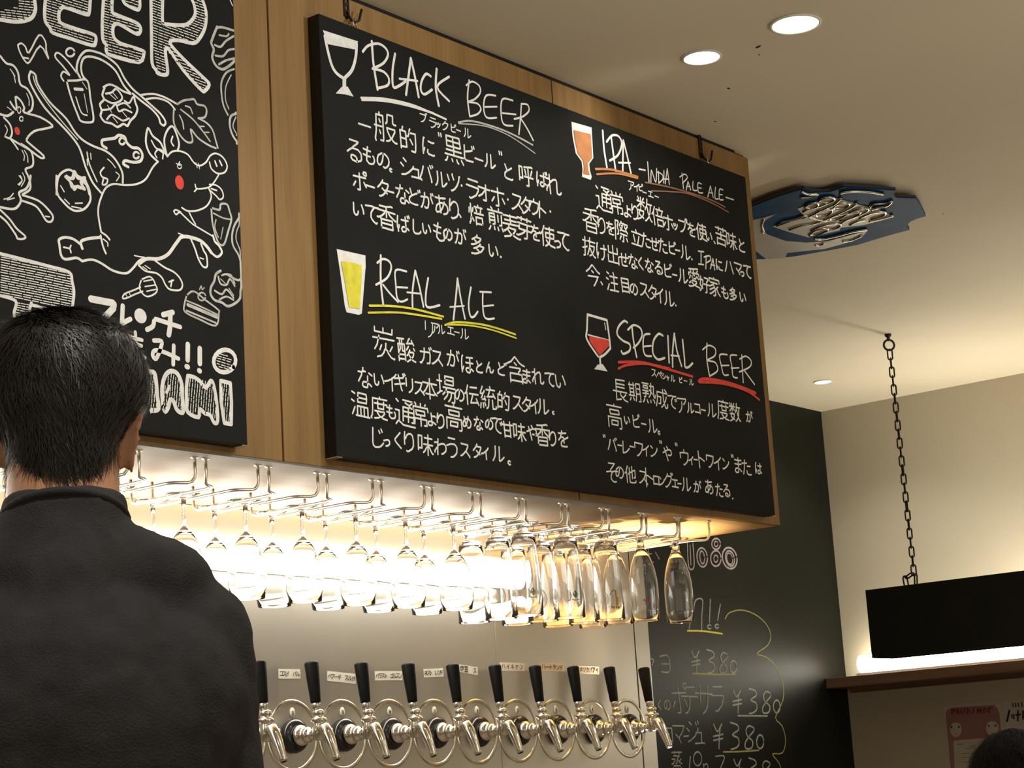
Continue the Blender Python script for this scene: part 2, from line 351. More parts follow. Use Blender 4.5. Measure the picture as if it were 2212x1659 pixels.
# hand-lettering skeletons: each character, then its strokes as grid points
GLYPHS = '''
A 11 36 30 35 / 1 50 4 49 5 47 10 36 12 34 13 29 16 21 18 17 21 15 / 21 11 21 15 24 18 29 30 30 35 32 37 37 48 40 50
I 8 47 8 12
P 8 30 21 30 27 25 28 22 27 17 25 13 17 11 8 12 8 47
、 17 51 17 49 7 40
。 20 45 19 49 16 52 13 53 9 52 5 48 5 43 9 38 15 38 17 39 20 45
あ 26 11 25 12 / 25 26 20 27 13 32 11 37 9 44 12 48 15 48 26 45 / 40 23 42 23 / 48 9 25 12 12 11 / 37 51 47 48 52 43 54 36 52 29 47 24 43 23 32 22 25 23 / 26 42 29 41 35 34 40 26 40 23 42 23 42 19 / 27 48 25 37 25 15 26 11 26 5
い 54 38 54 34 51 25 45 12 / 11 11 12 34 15 44 20 48 25 48 29 44 31 38 31 36
う 24 50 32 49 40 44 45 39 47 28 44 22 38 19 27 19 14 23 / 42 7 21 5
が 50 9 48 4 / 58 7 56 2 / 55 31 48 14 / 21 19 22 17 / 23 5 22 17 20 21 16 36 9 50 6 51 / 7 19 15 18 21 19 22 17 34 17 38 21 38 34 34 48 30 50 25 50 23 50 21 48
く 40 50 21 34 17 28 18 24 38 6
け 17 33 15 40 13 42 / 54 17 28 19 / 31 51 35 51 41 45 44 38 45 29 44 6 / 13 49 13 42 11 42 10 36 10 21 13 5 14 5
し 52 39 50 43 46 46 38 50 26 51 21 49 18 44 17 39 19 5
じ 17 6 17 40 19 48 25 52 36 51 44 48 52 40 / 37 11 40 17 / 45 7 48 13
せ 48 48 31 50 22 48 20 46 19 36 19 8 / 43 5 42 32 39 35 34 34 / 56 18 25 20 6 23
そ 40 7 38 11 25 22 24 26 / 28 27 29 30 / 43 50 38 51 32 50 29 48 25 44 25 38 32 27 / 42 7 19 7 / 9 28 20 27 22 26 33 27 36 25 52 25
た 54 49 42 50 36 48 32 45 32 38 / 23 14 22 15 / 36 23 52 23 / 9 15 15 15 35 13 / 12 49 19 31 25 5
っ 27 50 35 48 45 44 49 38 50 33 49 28 46 25 41 22 33 22 15 27
て 37 10 36 13 31 19 27 27 27 38 31 43 36 47 43 50 46 50 48 48 / 52 9 39 10 31 9 9 12
で 46 50 41 50 32 46 27 40 26 35 27 25 37 11 / 45 21 48 27 / 52 18 55 24 / 52 9 38 11 28 10 8 13
と 26 23 18 6 / 50 48 46 50 31 50 20 48 16 44 16 36 18 32 25 26 26 23 31 23 47 13
ど 55 3 57 8 / 16 7 24 25 / 50 11 48 6 / 48 49 38 51 24 50 18 48 14 43 14 37 16 33 23 27 24 25 28 24 44 15
な 45 14 55 19 / 21 15 20 22 10 39 / 25 4 24 13 / 53 46 47 42 41 40 / 40 38 28 38 25 40 23 44 23 48 27 51 37 51 40 48 40 23 / 33 12 23 13 22 15 9 15
に 52 11 46 13 31 12 / 17 34 15 42 12 43 / 54 46 50 48 33 47 28 43 29 36 / 12 50 10 29 13 9 13 6 15 6
の 32 48 36 50 44 47 52 38 54 28 52 20 48 15 38 9 25 10 13 18 9 27 9 38 11 42 15 45 20 44 24 40 28 31 32 15 32 9
は 56 45 48 40 44 40 / 17 35 14 42 11 44 / 27 17 44 17 54 16 / 44 37 35 36 29 38 27 40 26 46 29 49 34 50 40 50 44 46 44 6 / 11 50 11 44 10 43 10 22 12 9 14 5
ば 50 4 52 9 / 10 44 13 41 15 36 15 34 / 43 40 48 41 52 44 / 58 8 56 2 / 26 17 42 18 53 17 / 42 38 34 37 28 38 24 44 27 50 32 51 39 50 42 46 42 7 / 10 52 10 44 8 40 8 29 11 7
ほ 17 35 14 43 11 44 / 44 40 49 40 55 44 / 53 8 29 9 / 54 23 27 23 / 11 50 11 44 10 43 10 23 12 9 14 5 / 43 37 31 38 27 40 26 44 31 50 40 50 43 46 42 9
ま 51 47 40 40 34 39 / 14 24 33 25 50 23 / 14 11 36 12 50 11 / 33 4 33 47 32 50 29 51 19 51 14 46 15 42 19 38 33 37
め 30 42 27 39 / 36 15 37 14 / 35 50 42 49 48 46 51 42 54 32 51 22 46 17 37 14 31 14 18 19 / 15 9 20 26 25 35 27 36 / 18 21 15 23 10 29 8 34 8 41 11 46 15 46 20 45 27 39 27 36 29 34 32 27 36 15 38 13 38 5
も 10 13 23 15 36 15 / 9 29 21 31 35 31 / 46 27 49 30 51 36 51 41 47 48 38 51 30 51 23 46 21 44 21 31 25 5
や 29 4 34 9 / 19 21 20 21 / 14 10 18 17 18 19 21 22 31 51 / 35 32 45 32 50 31 52 29 54 25 53 18 52 16 46 13 39 13 32 15 7 26
よ 51 18 49 16 31 17 / 31 5 31 48 26 51 19 51 14 50 11 46 12 40 16 37 21 36 29 36 31 36 31 38 38 39 50 46
り 17 17 21 18 / 22 50 25 51 30 50 40 44 45 36 46 22 43 12 38 8 32 8 28 10 24 13 20 20 17 22 / 16 34 16 17 18 5
る 17 8 40 8 / 26 25 40 25 47 29 49 31 50 36 50 42 48 46 43 49 36 51 25 50 21 46 22 41 25 39 33 40 37 44 38 50 / 11 35 18 29 25 25 27 21 39 11 40 8
れ 19 30 15 31 13 33 7 42 7 45 / 20 15 8 16 / 21 5 20 15 21 23 19 27 19 51 / 21 21 21 22 21 21 21 22 22 21 23 22 21 22 23 23 34 15 43 13 45 15 47 19 45 33 45 46 48 48 54 48 58 45 60 42
わ 19 30 15 31 13 33 7 42 7 45 / 20 15 7 16 / 36 48 43 46 53 38 55 29 52 21 46 17 36 17 20 24 / 19 51 19 27 20 25 21 5
を 52 21 52 23 46 25 34 29 / 48 50 44 51 29 51 23 50 21 47 21 41 23 38 28 33 34 32 / 25 11 26 4 / 10 11 23 12 44 10 / 34 40 34 29 34 26 31 23 19 23 10 32 / 21 23 21 22 20 23 19 20 22 16 23 12
ん 22 29 21 29 22 29 21 27 21 28 / 19 28 24 29 31 27 34 30 35 47 39 50 49 48 53 44 56 37 / 9 50 15 34 19 29 19 26 22 21 30 6 31 6
ア 14 50 19 48 27 40 30 31 31 19 / 39 25 42 25 48 19 52 14 52 9 11 9
ィ 12 36 32 29 / 32 53 32 29 44 17
イ 9 30 20 27 27 23 34 21 / 34 50 34 19 42 14 48 7
ウ 31 5 31 13 / 23 49 28 49 36 44 42 40 47 32 50 22 51 15 50 14 31 13 11 14 11 29
エ 31 13 31 45 / 50 13 12 13 / 56 48 54 46 7 46
オ 9 42 23 34 34 22 37 21 / 38 16 37 17 / 53 16 9 16 / 27 50 36 50 38 48 38 22 37 21 37 17 38 16 38 5
ガ 49 11 46 5 / 53 2 56 7 / 9 17 48 17 49 26 46 47 42 50 34 50 / 27 6 27 17 23 35 19 41 13 48 11 50 6 50
キ 31 32 32 32 / 10 19 27 17 29 15 45 13 48 13 50 15 / 10 36 51 29 53 29 55 31 / 28 15 29 16 / 27 5 31 32 32 32 36 50
ギ 27 17 28 17 / 52 1 56 6 / 48 9 51 9 / 31 34 31 33 / 37 54 34 50 26 7 / 9 37 51 31 / 46 3 48 7 48 11 46 14 9 19
ク 27 12 49 13 50 17 44 30 36 40 25 48 19 50 16 50 / 11 27 27 12 28 7 31 4
グ 24 14 46 14 47 19 42 31 31 43 17 52 12 51 / 56 7 54 2 / 46 3 50 9 / 8 29 11 27 23 14 24 14 27 6
ケ 38 16 36 29 32 39 23 50 18 50 / 54 16 19 16 / 11 27 17 18 19 16 23 5
コ 13 45 50 45 / 14 11 50 11 50 48
ゴ 54 1 56 6 / 48 47 12 47 / 47 7 45 2 / 48 50 48 13 12 13
サ 42 5 42 25 40 38 34 46 27 50 / 20 5 20 33 / 6 18 55 18 57 20
シ 29 13 20 7 / 11 21 20 27 / 14 49 26 46 38 38 51 27 54 21
ジ 9 21 19 27 / 28 13 19 7 / 47 13 44 7 / 13 50 25 46 39 38 49 29 53 23 53 20 / 55 10 53 5
ス 35 32 51 47 52 49 / 11 48 17 46 28 38 32 33 35 32 44 16 45 11 15 10
タ 39 34 40 35 / 27 27 44 38 / 15 50 19 50 28 45 41 33 50 15 49 11 27 11 / 10 27 21 17 25 11 27 11 30 3
ッ 32 28 29 19 / 22 52 24 52 31 48 40 40 46 30 49 20 / 21 32 18 31 15 21
ツ 54 9 52 10 49 22 42 34 33 43 25 48 21 49 / 28 6 27 9 31 20 / 15 24 10 11
テ 16 8 48 7 / 17 50 23 49 29 42 32 31 32 23 / 8 23 54 23 56 25
ト 24 23 30 23 49 31 / 23 50 24 5
ド 21 23 28 24 47 32 / 48 5 51 12 / 40 9 43 15 / 21 50 21 7
ネ 31 13 31 5 / 43 33 54 39 / 31 31 26 32 11 38 8 38 / 31 50 31 30 44 19 45 14 31 13 12 13
ハ 40 11 46 25 54 46 / 23 11 17 32 10 46
バ 52 48 53 46 49 35 39 12 / 54 3 56 7 / 9 48 18 29 22 12 / 50 11 46 5
ビ 47 10 45 5 / 52 2 54 8 / 15 26 21 25 38 20 44 17 46 15 / 15 8 15 46 23 50 48 48
ピ 15 26 21 25 38 20 44 17 46 15 / 48 12 54 13 56 11 56 5 52 2 48 3 46 7 46 9 48 12 / 15 8 15 46 23 50 48 48
ブ 54 1 56 2 56 5 / 11 11 48 11 / 19 49 21 49 31 44 42 33 48 17 49 6 47 3
プ 11 11 56 12 59 9 59 4 56 1 52 1 49 4 48 17 46 25 40 35 29 46 19 49
ベ 54 15 50 8 / 8 37 8 34 20 20 23 17 28 17 54 44 / 42 11 46 18
ペ 8 37 8 34 20 20 23 17 28 17 54 44 / 54 12 54 17 51 19 45 19 42 16 42 12 46 8 52 9 54 12
ホ 47 29 54 40 / 9 41 18 29 / 23 50 30 50 32 48 32 5 / 9 16 54 15
ポ 53 41 46 29 / 16 31 8 42 / 46 7 45 5 47 1 55 1 56 8 54 10 48 10 46 7 / 9 17 52 17 / 31 7 31 50 29 51 22 51
マ 38 48 32 41 31 37 / 9 11 52 11 52 15 46 24 31 37 / 19 30 27 36 31 37
ャ 23 15 22 17 25 27 26 27 26 31 32 50 32 54 / 13 29 49 23 48 27 40 37
ュ 40 48 42 23 18 23 / 12 48 51 48 53 50
ヨ 48 47 12 47 / 15 28 48 28 / 48 50 48 10 14 10
ラ 47 7 17 7 / 11 22 50 23 49 29 42 40 28 49 24 50 21 49
リ 28 50 36 46 42 39 45 30 45 7 / 17 31 17 7
ル 54 35 44 44 39 47 35 47 35 8 / 19 8 19 25 18 34 14 43 9 49
レ 53 29 48 34 40 40 28 46 17 48 17 7
ロ 12 45 50 45 / 12 48 12 11 50 11 50 48
ワ 23 49 25 50 30 48 35 44 43 36 49 23 50 11 11 10 11 26
ン 12 48 15 49 21 47 37 39 50 27 54 21 54 17 / 15 9 25 17
ー 52 27 9 27
一 56 27 6 27
今 7 22 19 15 30 4 33 5 48 18 56 22 57 21 / 28 18 33 22 / 31 54 33 53 45 38 47 32 / 13 32 50 31
他 11 19 7 21 4 25 / 27 22 40 19 / 21 26 27 25 / 48 37 52 37 54 36 54 14 41 17 / 57 46 56 50 54 52 36 53 29 52 27 49 27 7 / 40 3 40 40 / 13 53 13 20 11 19 18 2
伊 12 19 9 19 4 25 / 36 34 34 34 / 24 34 53 34 / 56 20 21 20 / 21 52 23 53 31 46 33 42 34 34 36 34 36 6 / 25 5 53 6 53 37 / 19 2 14 11 12 18 13 19 13 53
伝 26 48 52 46 / 26 48 27 44 34 30 35 25 / 11 20 9 21 5 25 / 27 6 52 6 / 23 24 56 24 / 56 52 48 36 / 13 53 13 21 11 19 18 2
使 22 53 29 50 33 46 / 5 24 9 19 13 18 / 57 8 23 8 / 39 31 55 31 56 19 25 18 24 31 39 31 / 35 46 38 40 40 31 40 3 / 19 2 13 15 13 53 / 26 38 33 46 35 46 41 50 57 53
倍 46 25 46 21 50 13 / 27 51 52 51 / 39 2 40 8 / 5 25 9 20 12 19 / 29 13 31 20 / 57 25 22 25 / 54 8 24 8 / 13 53 12 17 18 2 / 27 54 27 35 52 35 52 51
出 53 32 53 53 / 53 50 9 50 9 32 / 31 3 31 50 / 12 7 12 24 50 24 50 8
含 32 4 29 5 20 13 7 19 / 32 4 44 14 52 18 57 19 / 14 25 44 25 / 48 50 14 50 / 34 19 29 15 / 38 36 39 32 43 29 44 25 / 48 53 48 37 38 36 15 36 14 53
味 40 32 40 31 / 54 11 28 11 / 40 3 40 53 / 7 43 7 7 19 7 19 38 7 38 / 56 27 42 27 42 28 38 27 26 27 / 24 48 30 43 35 34 41 31 45 33 52 44 56 48 58 48
呼 54 13 49 25 / 28 13 31 25 / 57 31 25 31 / 32 53 39 53 40 51 40 5 / 26 7 40 5 52 3 56 4 / 7 42 7 7 18 8 18 36 7 36
場 53 11 29 11 / 24 50 33 42 36 35 / 30 34 32 27 / 36 53 40 50 44 44 46 34 / 19 15 6 15 / 13 36 13 3 / 29 11 29 19 52 19 53 18 53 3 29 3 29 11 / 57 26 23 26 / 21 41 29 34 55 34 54 51 52 54 46 54 / 19 35 13 36 12 38 5 42
多 30 1 28 6 / 28 21 25 17 21 15 / 42 22 39 23 38 27 / 37 44 34 40 29 38 / 9 29 20 26 27 23 28 21 33 19 40 15 44 9 44 7 27 6 11 15 / 17 38 25 35 37 27 54 28 53 32 46 40 40 44 37 44 34 47 22 51 9 53
好 17 41 21 42 / 36 54 43 52 44 19 52 11 52 6 32 5 / 29 27 57 27 / 13 3 12 14 11 14 7 32 13 37 17 38 / 5 52 9 50 17 41 17 38 22 29 24 17 24 14 5 14
家 8 50 15 48 30 39 34 38 / 9 39 17 36 31 29 / 56 50 54 49 48 44 41 32 / 31 7 31 3 / 55 15 54 7 9 7 8 15 / 46 17 15 17 / 25 53 31 53 34 50 35 46 34 34 32 30 31 29 31 27 27 22 / 34 34 41 32 42 29 48 26 / 9 29 27 22 29 17
常 48 3 46 6 / 32 3 32 11 / 32 29 45 28 44 19 17 19 18 29 32 29 / 43 51 50 50 50 37 13 37 12 50 / 32 53 32 29 / 55 19 54 11 9 11 8 19 / 14 2 17 5 16 11
度 33 3 34 7 / 33 48 32 46 25 40 25 36 / 40 48 40 47 48 40 48 36 17 36 / 17 18 56 18 / 27 13 27 29 45 29 46 13 / 56 7 11 7 10 34 8 46 5 52 7 54 / 56 53 42 51 40 50 40 48 32 48 29 51 16 53
愛 44 15 46 10 50 7 / 15 4 16 8 19 12 19 15 / 29 15 29 19 34 21 / 44 23 46 23 52 29 / 29 48 19 40 / 26 30 24 36 / 29 3 31 10 31 15 / 15 23 10 31 / 55 22 54 15 8 15 7 21 / 51 1 10 5 / 35 48 35 46 42 41 42 37 23 36 21 37 19 40 15 40 8 44 / 41 27 38 30 25 30 23 28 23 23 / 55 53 37 50 35 48 29 48 27 50 14 53 7 54 5 52
成 18 44 24 44 25 43 27 25 11 25 / 42 43 39 44 34 49 29 52 / 42 38 45 36 47 34 52 21 / 53 12 52 7 45 2 / 56 12 11 12 11 34 6 52 / 56 41 57 43 57 47 54 52 48 52 42 43 42 38 40 36 38 27 36 3
抜 13 32 14 31 / 34 12 34 12 / 33 31 36 32 40 41 44 43 / 57 52 56 53 51 51 44 45 / 56 12 26 12 / 5 13 20 13 / 5 34 13 32 14 31 21 29 23 27 / 8 54 13 53 14 50 14 3 / 24 50 29 40 31 32 33 31 34 3 / 33 52 44 45 44 43 46 41 50 34 52 25 52 24 33 24
数 55 50 52 49 46 41 45 41 / 45 36 48 34 50 27 52 13 / 13 33 11 40 / 25 8 29 3 / 6 53 17 48 18 46 / 10 12 11 7 9 3 / 6 25 14 18 17 17 / 17 29 16 32 / 56 13 39 13 / 29 21 23 17 21 17 18 13 / 7 32 27 32 27 36 22 46 / 31 12 21 12 19 13 17 12 6 12 / 18 24 18 3 / 33 27 35 22 38 20 41 2 / 32 52 35 51 45 41 45 36 43 34 40 21 38 20 / 11 40 17 44 18 46 22 46 26 48
期 23 44 27 50 / 55 18 38 18 / 8 52 12 45 / 27 29 11 29 / 55 32 38 32 / 27 19 11 19 / 31 9 6 9 / 5 38 31 38 / 27 38 27 3 / 11 38 11 3 / 34 52 38 36 38 5 55 4 55 52 48 53
本 7 42 17 32 25 19 25 15 / 17 42 45 42 50 38 / 31 3 31 53 / 7 15 55 15 / 56 42 50 38 44 31 39 23 37 15
注 9 52 17 36 17 35 / 13 23 6 20 / 40 8 37 1 / 17 6 9 3 / 23 13 55 13 / 57 52 21 52 / 40 13 40 52 / 54 31 26 31
深 55 48 47 42 40 32 / 55 11 54 4 23 4 23 11 / 37 33 35 31 23 31 / 53 23 44 13 / 34 12 23 23 / 15 7 9 3 / 13 23 6 19 / 7 51 15 35 / 38 25 38 52 / 21 49 25 47 37 33 40 32 42 31 55 31
温 17 6 9 3 / 43 32 43 52 / 25 13 51 13 / 14 23 7 20 / 33 32 33 52 / 16 35 8 51 / 53 52 53 32 24 32 23 52 / 51 13 50 23 25 23 26 3 50 3 51 13 / 58 52 19 52
澤 44 13 44 3 / 29 29 31 38 / 14 5 9 3 / 13 23 6 19 / 8 52 7 50 14 36 / 33 13 33 3 / 56 46 20 46 / 53 21 24 21 / 38 29 38 14 / 57 29 20 29 / 38 38 38 53 / 38 14 54 13 54 3 23 3 23 13 38 14 / 47 29 46 38 / 54 38 23 38
炭 19 22 21 21 / 27 32 23 40 / 31 3 31 11 / 51 32 46 40 / 36 38 40 40 41 44 48 50 55 53 56 52 / 52 3 51 11 11 11 11 3 / 7 21 56 21 / 11 40 17 32 19 23 21 21 21 17 / 37 28 36 38 34 39 32 44 27 50 17 53
焙 53 51 30 51 / 50 13 46 25 / 41 8 40 3 / 31 13 34 19 33 21 / 21 13 18 22 / 13 38 16 39 20 46 / 7 14 5 26 / 57 25 25 25 / 55 8 27 8 / 53 51 53 35 30 35 29 54 / 5 54 5 52 9 48 11 38 13 38 13 3
煎 25 52 24 46 / 42 8 44 1 / 10 31 28 31 / 6 54 9 52 12 46 / 39 52 37 46 / 52 15 51 39 44 40 / 51 46 54 52 / 10 23 28 23 / 21 8 21 4 17 1 / 39 17 39 32 / 6 8 56 8 / 10 39 10 16 27 15 28 36 27 39 21 40
熟 34 21 40 23 / 54 52 52 47 48 44 / 39 52 38 47 / 7 54 11 50 12 46 14 45 / 24 47 25 52 27 54 / 46 30 43 27 40 27 / 27 14 27 18 9 17 9 12 11 11 26 11 27 14 / 6 32 30 31 / 35 10 51 10 52 35 54 38 57 39 58 36 58 31 / 29 24 7 24 / 30 5 5 5 / 23 25 18 29 18 39 12 40 / 31 39 36 34 40 27 41 3
片 36 17 36 3 / 44 53 44 32 13 32 / 6 52 10 46 13 34 14 3 / 14 17 53 17
甘 45 49 17 49 / 45 31 17 31 / 5 13 56 13 / 45 3 45 52 / 17 53 17 3
的 37 11 55 11 54 35 52 49 50 52 40 52 / 38 26 44 36 / 25 28 8 28 / 17 2 15 7 15 11 / 8 51 8 11 25 11 25 46 8 47 / 25 21 31 21 32 20 36 11 37 11 37 7 39 2
盛 41 24 41 25 / 11 17 26 17 25 28 24 29 19 29 / 48 8 47 3 42 1 / 35 8 34 8 / 37 37 37 52 / 25 38 25 52 / 57 52 5 52 / 50 14 40 26 32 31 / 7 32 10 23 11 8 55 8 / 13 52 14 37 49 37 50 52 / 56 27 56 31 52 32 47 31 41 25 35 12 35 8 34 8 34 3
目 50 49 13 49 / 13 34 50 34 / 50 20 13 20 / 50 52 50 5 13 5 13 52
立 23 42 18 21 / 36 51 36 47 45 21 / 34 9 31 7 / 30 3 31 7 / 53 13 9 13 / 56 51 6 51
統 34 31 32 45 29 50 25 52 / 15 19 7 19 8 15 15 3 / 7 42 5 52 / 20 39 22 46 / 21 31 9 32 / 14 41 15 50 / 40 2 42 9 / 39 9 38 13 34 19 32 24 / 57 46 57 50 55 52 46 52 46 32 / 56 9 28 9 / 29 25 52 23 / 23 34 23 32 21 31 21 25 / 21 12 18 17 15 19 13 24 9 29 9 32 / 50 17 52 23 53 23 56 27
般 17 35 19 40 / 54 28 35 27 / 17 7 17 2 / 46 45 44 45 / 33 20 36 16 37 3 50 3 50 17 52 19 57 19 / 17 15 19 20 / 26 27 5 27 / 7 55 6 51 9 36 10 7 26 7 26 50 25 53 19 53 / 54 28 54 32 47 44 40 50 33 52 / 58 52 54 52 48 49 46 45 42 43 36 34 35 27
芽 14 25 13 33 / 5 50 11 50 23 44 32 38 34 34 / 42 11 42 3 / 32 54 40 53 42 50 42 19 / 9 19 52 19 / 7 6 56 6 / 21 11 21 3 / 13 33 56 33
苦 13 50 50 50 / 42 13 42 3 / 20 13 20 3 / 7 7 56 7 / 31 35 31 16 / 56 23 7 23 / 50 53 49 35 14 35 13 53
蒸 37 47 39 52 / 46 41 15 41 / 12 47 9 52 6 54 / 56 53 49 46 / 23 48 24 53 / 50 23 42 29 / 7 23 21 23 21 27 11 36 7 37 5 36 / 42 9 42 3 / 21 9 21 3 / 7 5 55 5 / 15 15 42 15 / 25 35 31 34 31 25 32 25 34 21 39 18 40 15 / 55 36 44 32 42 29 40 29 32 25
豆 44 37 39 46 38 51 / 54 4 7 4 / 19 37 21 45 / 35 31 48 31 48 15 13 15 13 31 35 31 / 56 51 6 51
通 5 25 14 25 14 45 / 42 13 32 9 31 9 / 51 4 25 3 / 7 4 12 8 / 25 34 54 34 / 54 25 25 25 / 39 44 39 17 / 48 44 54 44 54 17 47 17 44 15 41 17 25 17 25 44 / 51 4 48 8 43 11 42 15 / 57 52 26 52 14 45 11 46 6 52
酸 39 19 32 27 / 44 46 46 46 / 25 49 6 49 / 54 23 57 27 / 36 13 37 9 41 3 44 1 / 42 27 40 32 / 25 39 6 39 / 6 32 9 32 13 25 12 3 / 26 31 19 31 19 29 19 3 / 37 36 41 42 49 50 56 53 57 52 / 26 3 5 3 / 52 11 34 13 / 26 52 26 15 7 15 6 53 / 50 5 52 11 54 12 56 15 / 32 40 37 36 38 32 52 32 53 34 51 39 46 46 31 54
長 52 36 41 44 / 48 21 17 21 / 48 13 17 13 / 16 52 33 48 / 16 52 17 4 50 3 / 56 31 6 31 / 57 52 48 50 42 47 41 44 38 43 34 40 32 36 31 31
際 15 39 19 37 19 28 15 21 15 17 19 5 18 3 7 4 7 54 / 52 43 56 50 / 35 54 39 54 40 52 40 35 / 31 12 35 14 / 31 42 29 42 25 50 / 31 24 31 21 / 27 19 31 21 / 54 35 27 35 / 38 6 34 19 31 21 / 30 5 38 6 42 5 44 6 56 6 56 10 52 16 50 18 / 31 2 23 15 / 57 28 51 24 49 25 32 25 31 24 26 27 / 50 24 50 18 47 17 42 5
香 48 52 15 52 / 15 42 48 42 / 57 31 55 31 41 23 38 19 37 16 / 48 52 47 33 15 34 / 31 5 31 27 / 12 6 31 5 45 2 49 3 / 6 15 56 15 / 26 16 25 20 17 27 7 32 4 31 / 11 30 15 34 15 52
高 9 53 9 31 53 31 54 51 52 54 47 54 / 20 47 41 47 42 38 21 38 20 47 / 31 3 32 7 / 35 24 46 24 47 23 46 15 16 15 17 24 35 24 / 6 7 56 7
麦 34 46 35 44 44 36 45 33 22 32 / 29 46 20 37 19 34 / 12 15 50 15 / 9 5 54 5 / 31 23 31 3 / 6 23 56 23 / 7 39 8 40 17 34 19 34 19 33 23 31 25 24 / 58 52 54 53 44 51 36 48 34 46 29 46 25 49 7 53
黒 37 47 38 52 41 54 / 25 52 24 48 / 50 46 55 53 / 5 54 9 52 12 46 / 6 40 56 40 / 52 31 11 31 / 31 3 13 3 13 23 48 23 50 21 49 3 31 3 / 50 13 13 13 / 31 40 31 3
'''

# ------------------------------------------------------------------ hand lettering
GL = {}
for _l in GLYPHS.strip('\n').split('\n'):
    GL[_l[0]] = [[(int(t[i]), int(t[i + 1])) for i in range(0, len(t), 2)] for t in [u.split() for u in _l[2:].split('/')]]


def catmull(p, k=4, closed=False):
    if len(p) < 3: return p
    q = [p[0]] + list(p) + [p[-1]] if not closed else [p[-2]] + list(p) + [p[1]]
    out = []
    for i in range(1, len(q) - 2):
        a, b, c, d = [np.array(x, float) for x in q[i - 1:i + 3]]
        for j in range(k):
            t = j / k
            out.append(tuple(.5 * ((2 * b) + (c - a) * t + (2 * a - 5 * b + 4 * c - d) * t * t + (3 * b - a - 3 * c + d) * t ** 3)))
    out.append(tuple(q[-2])); return out


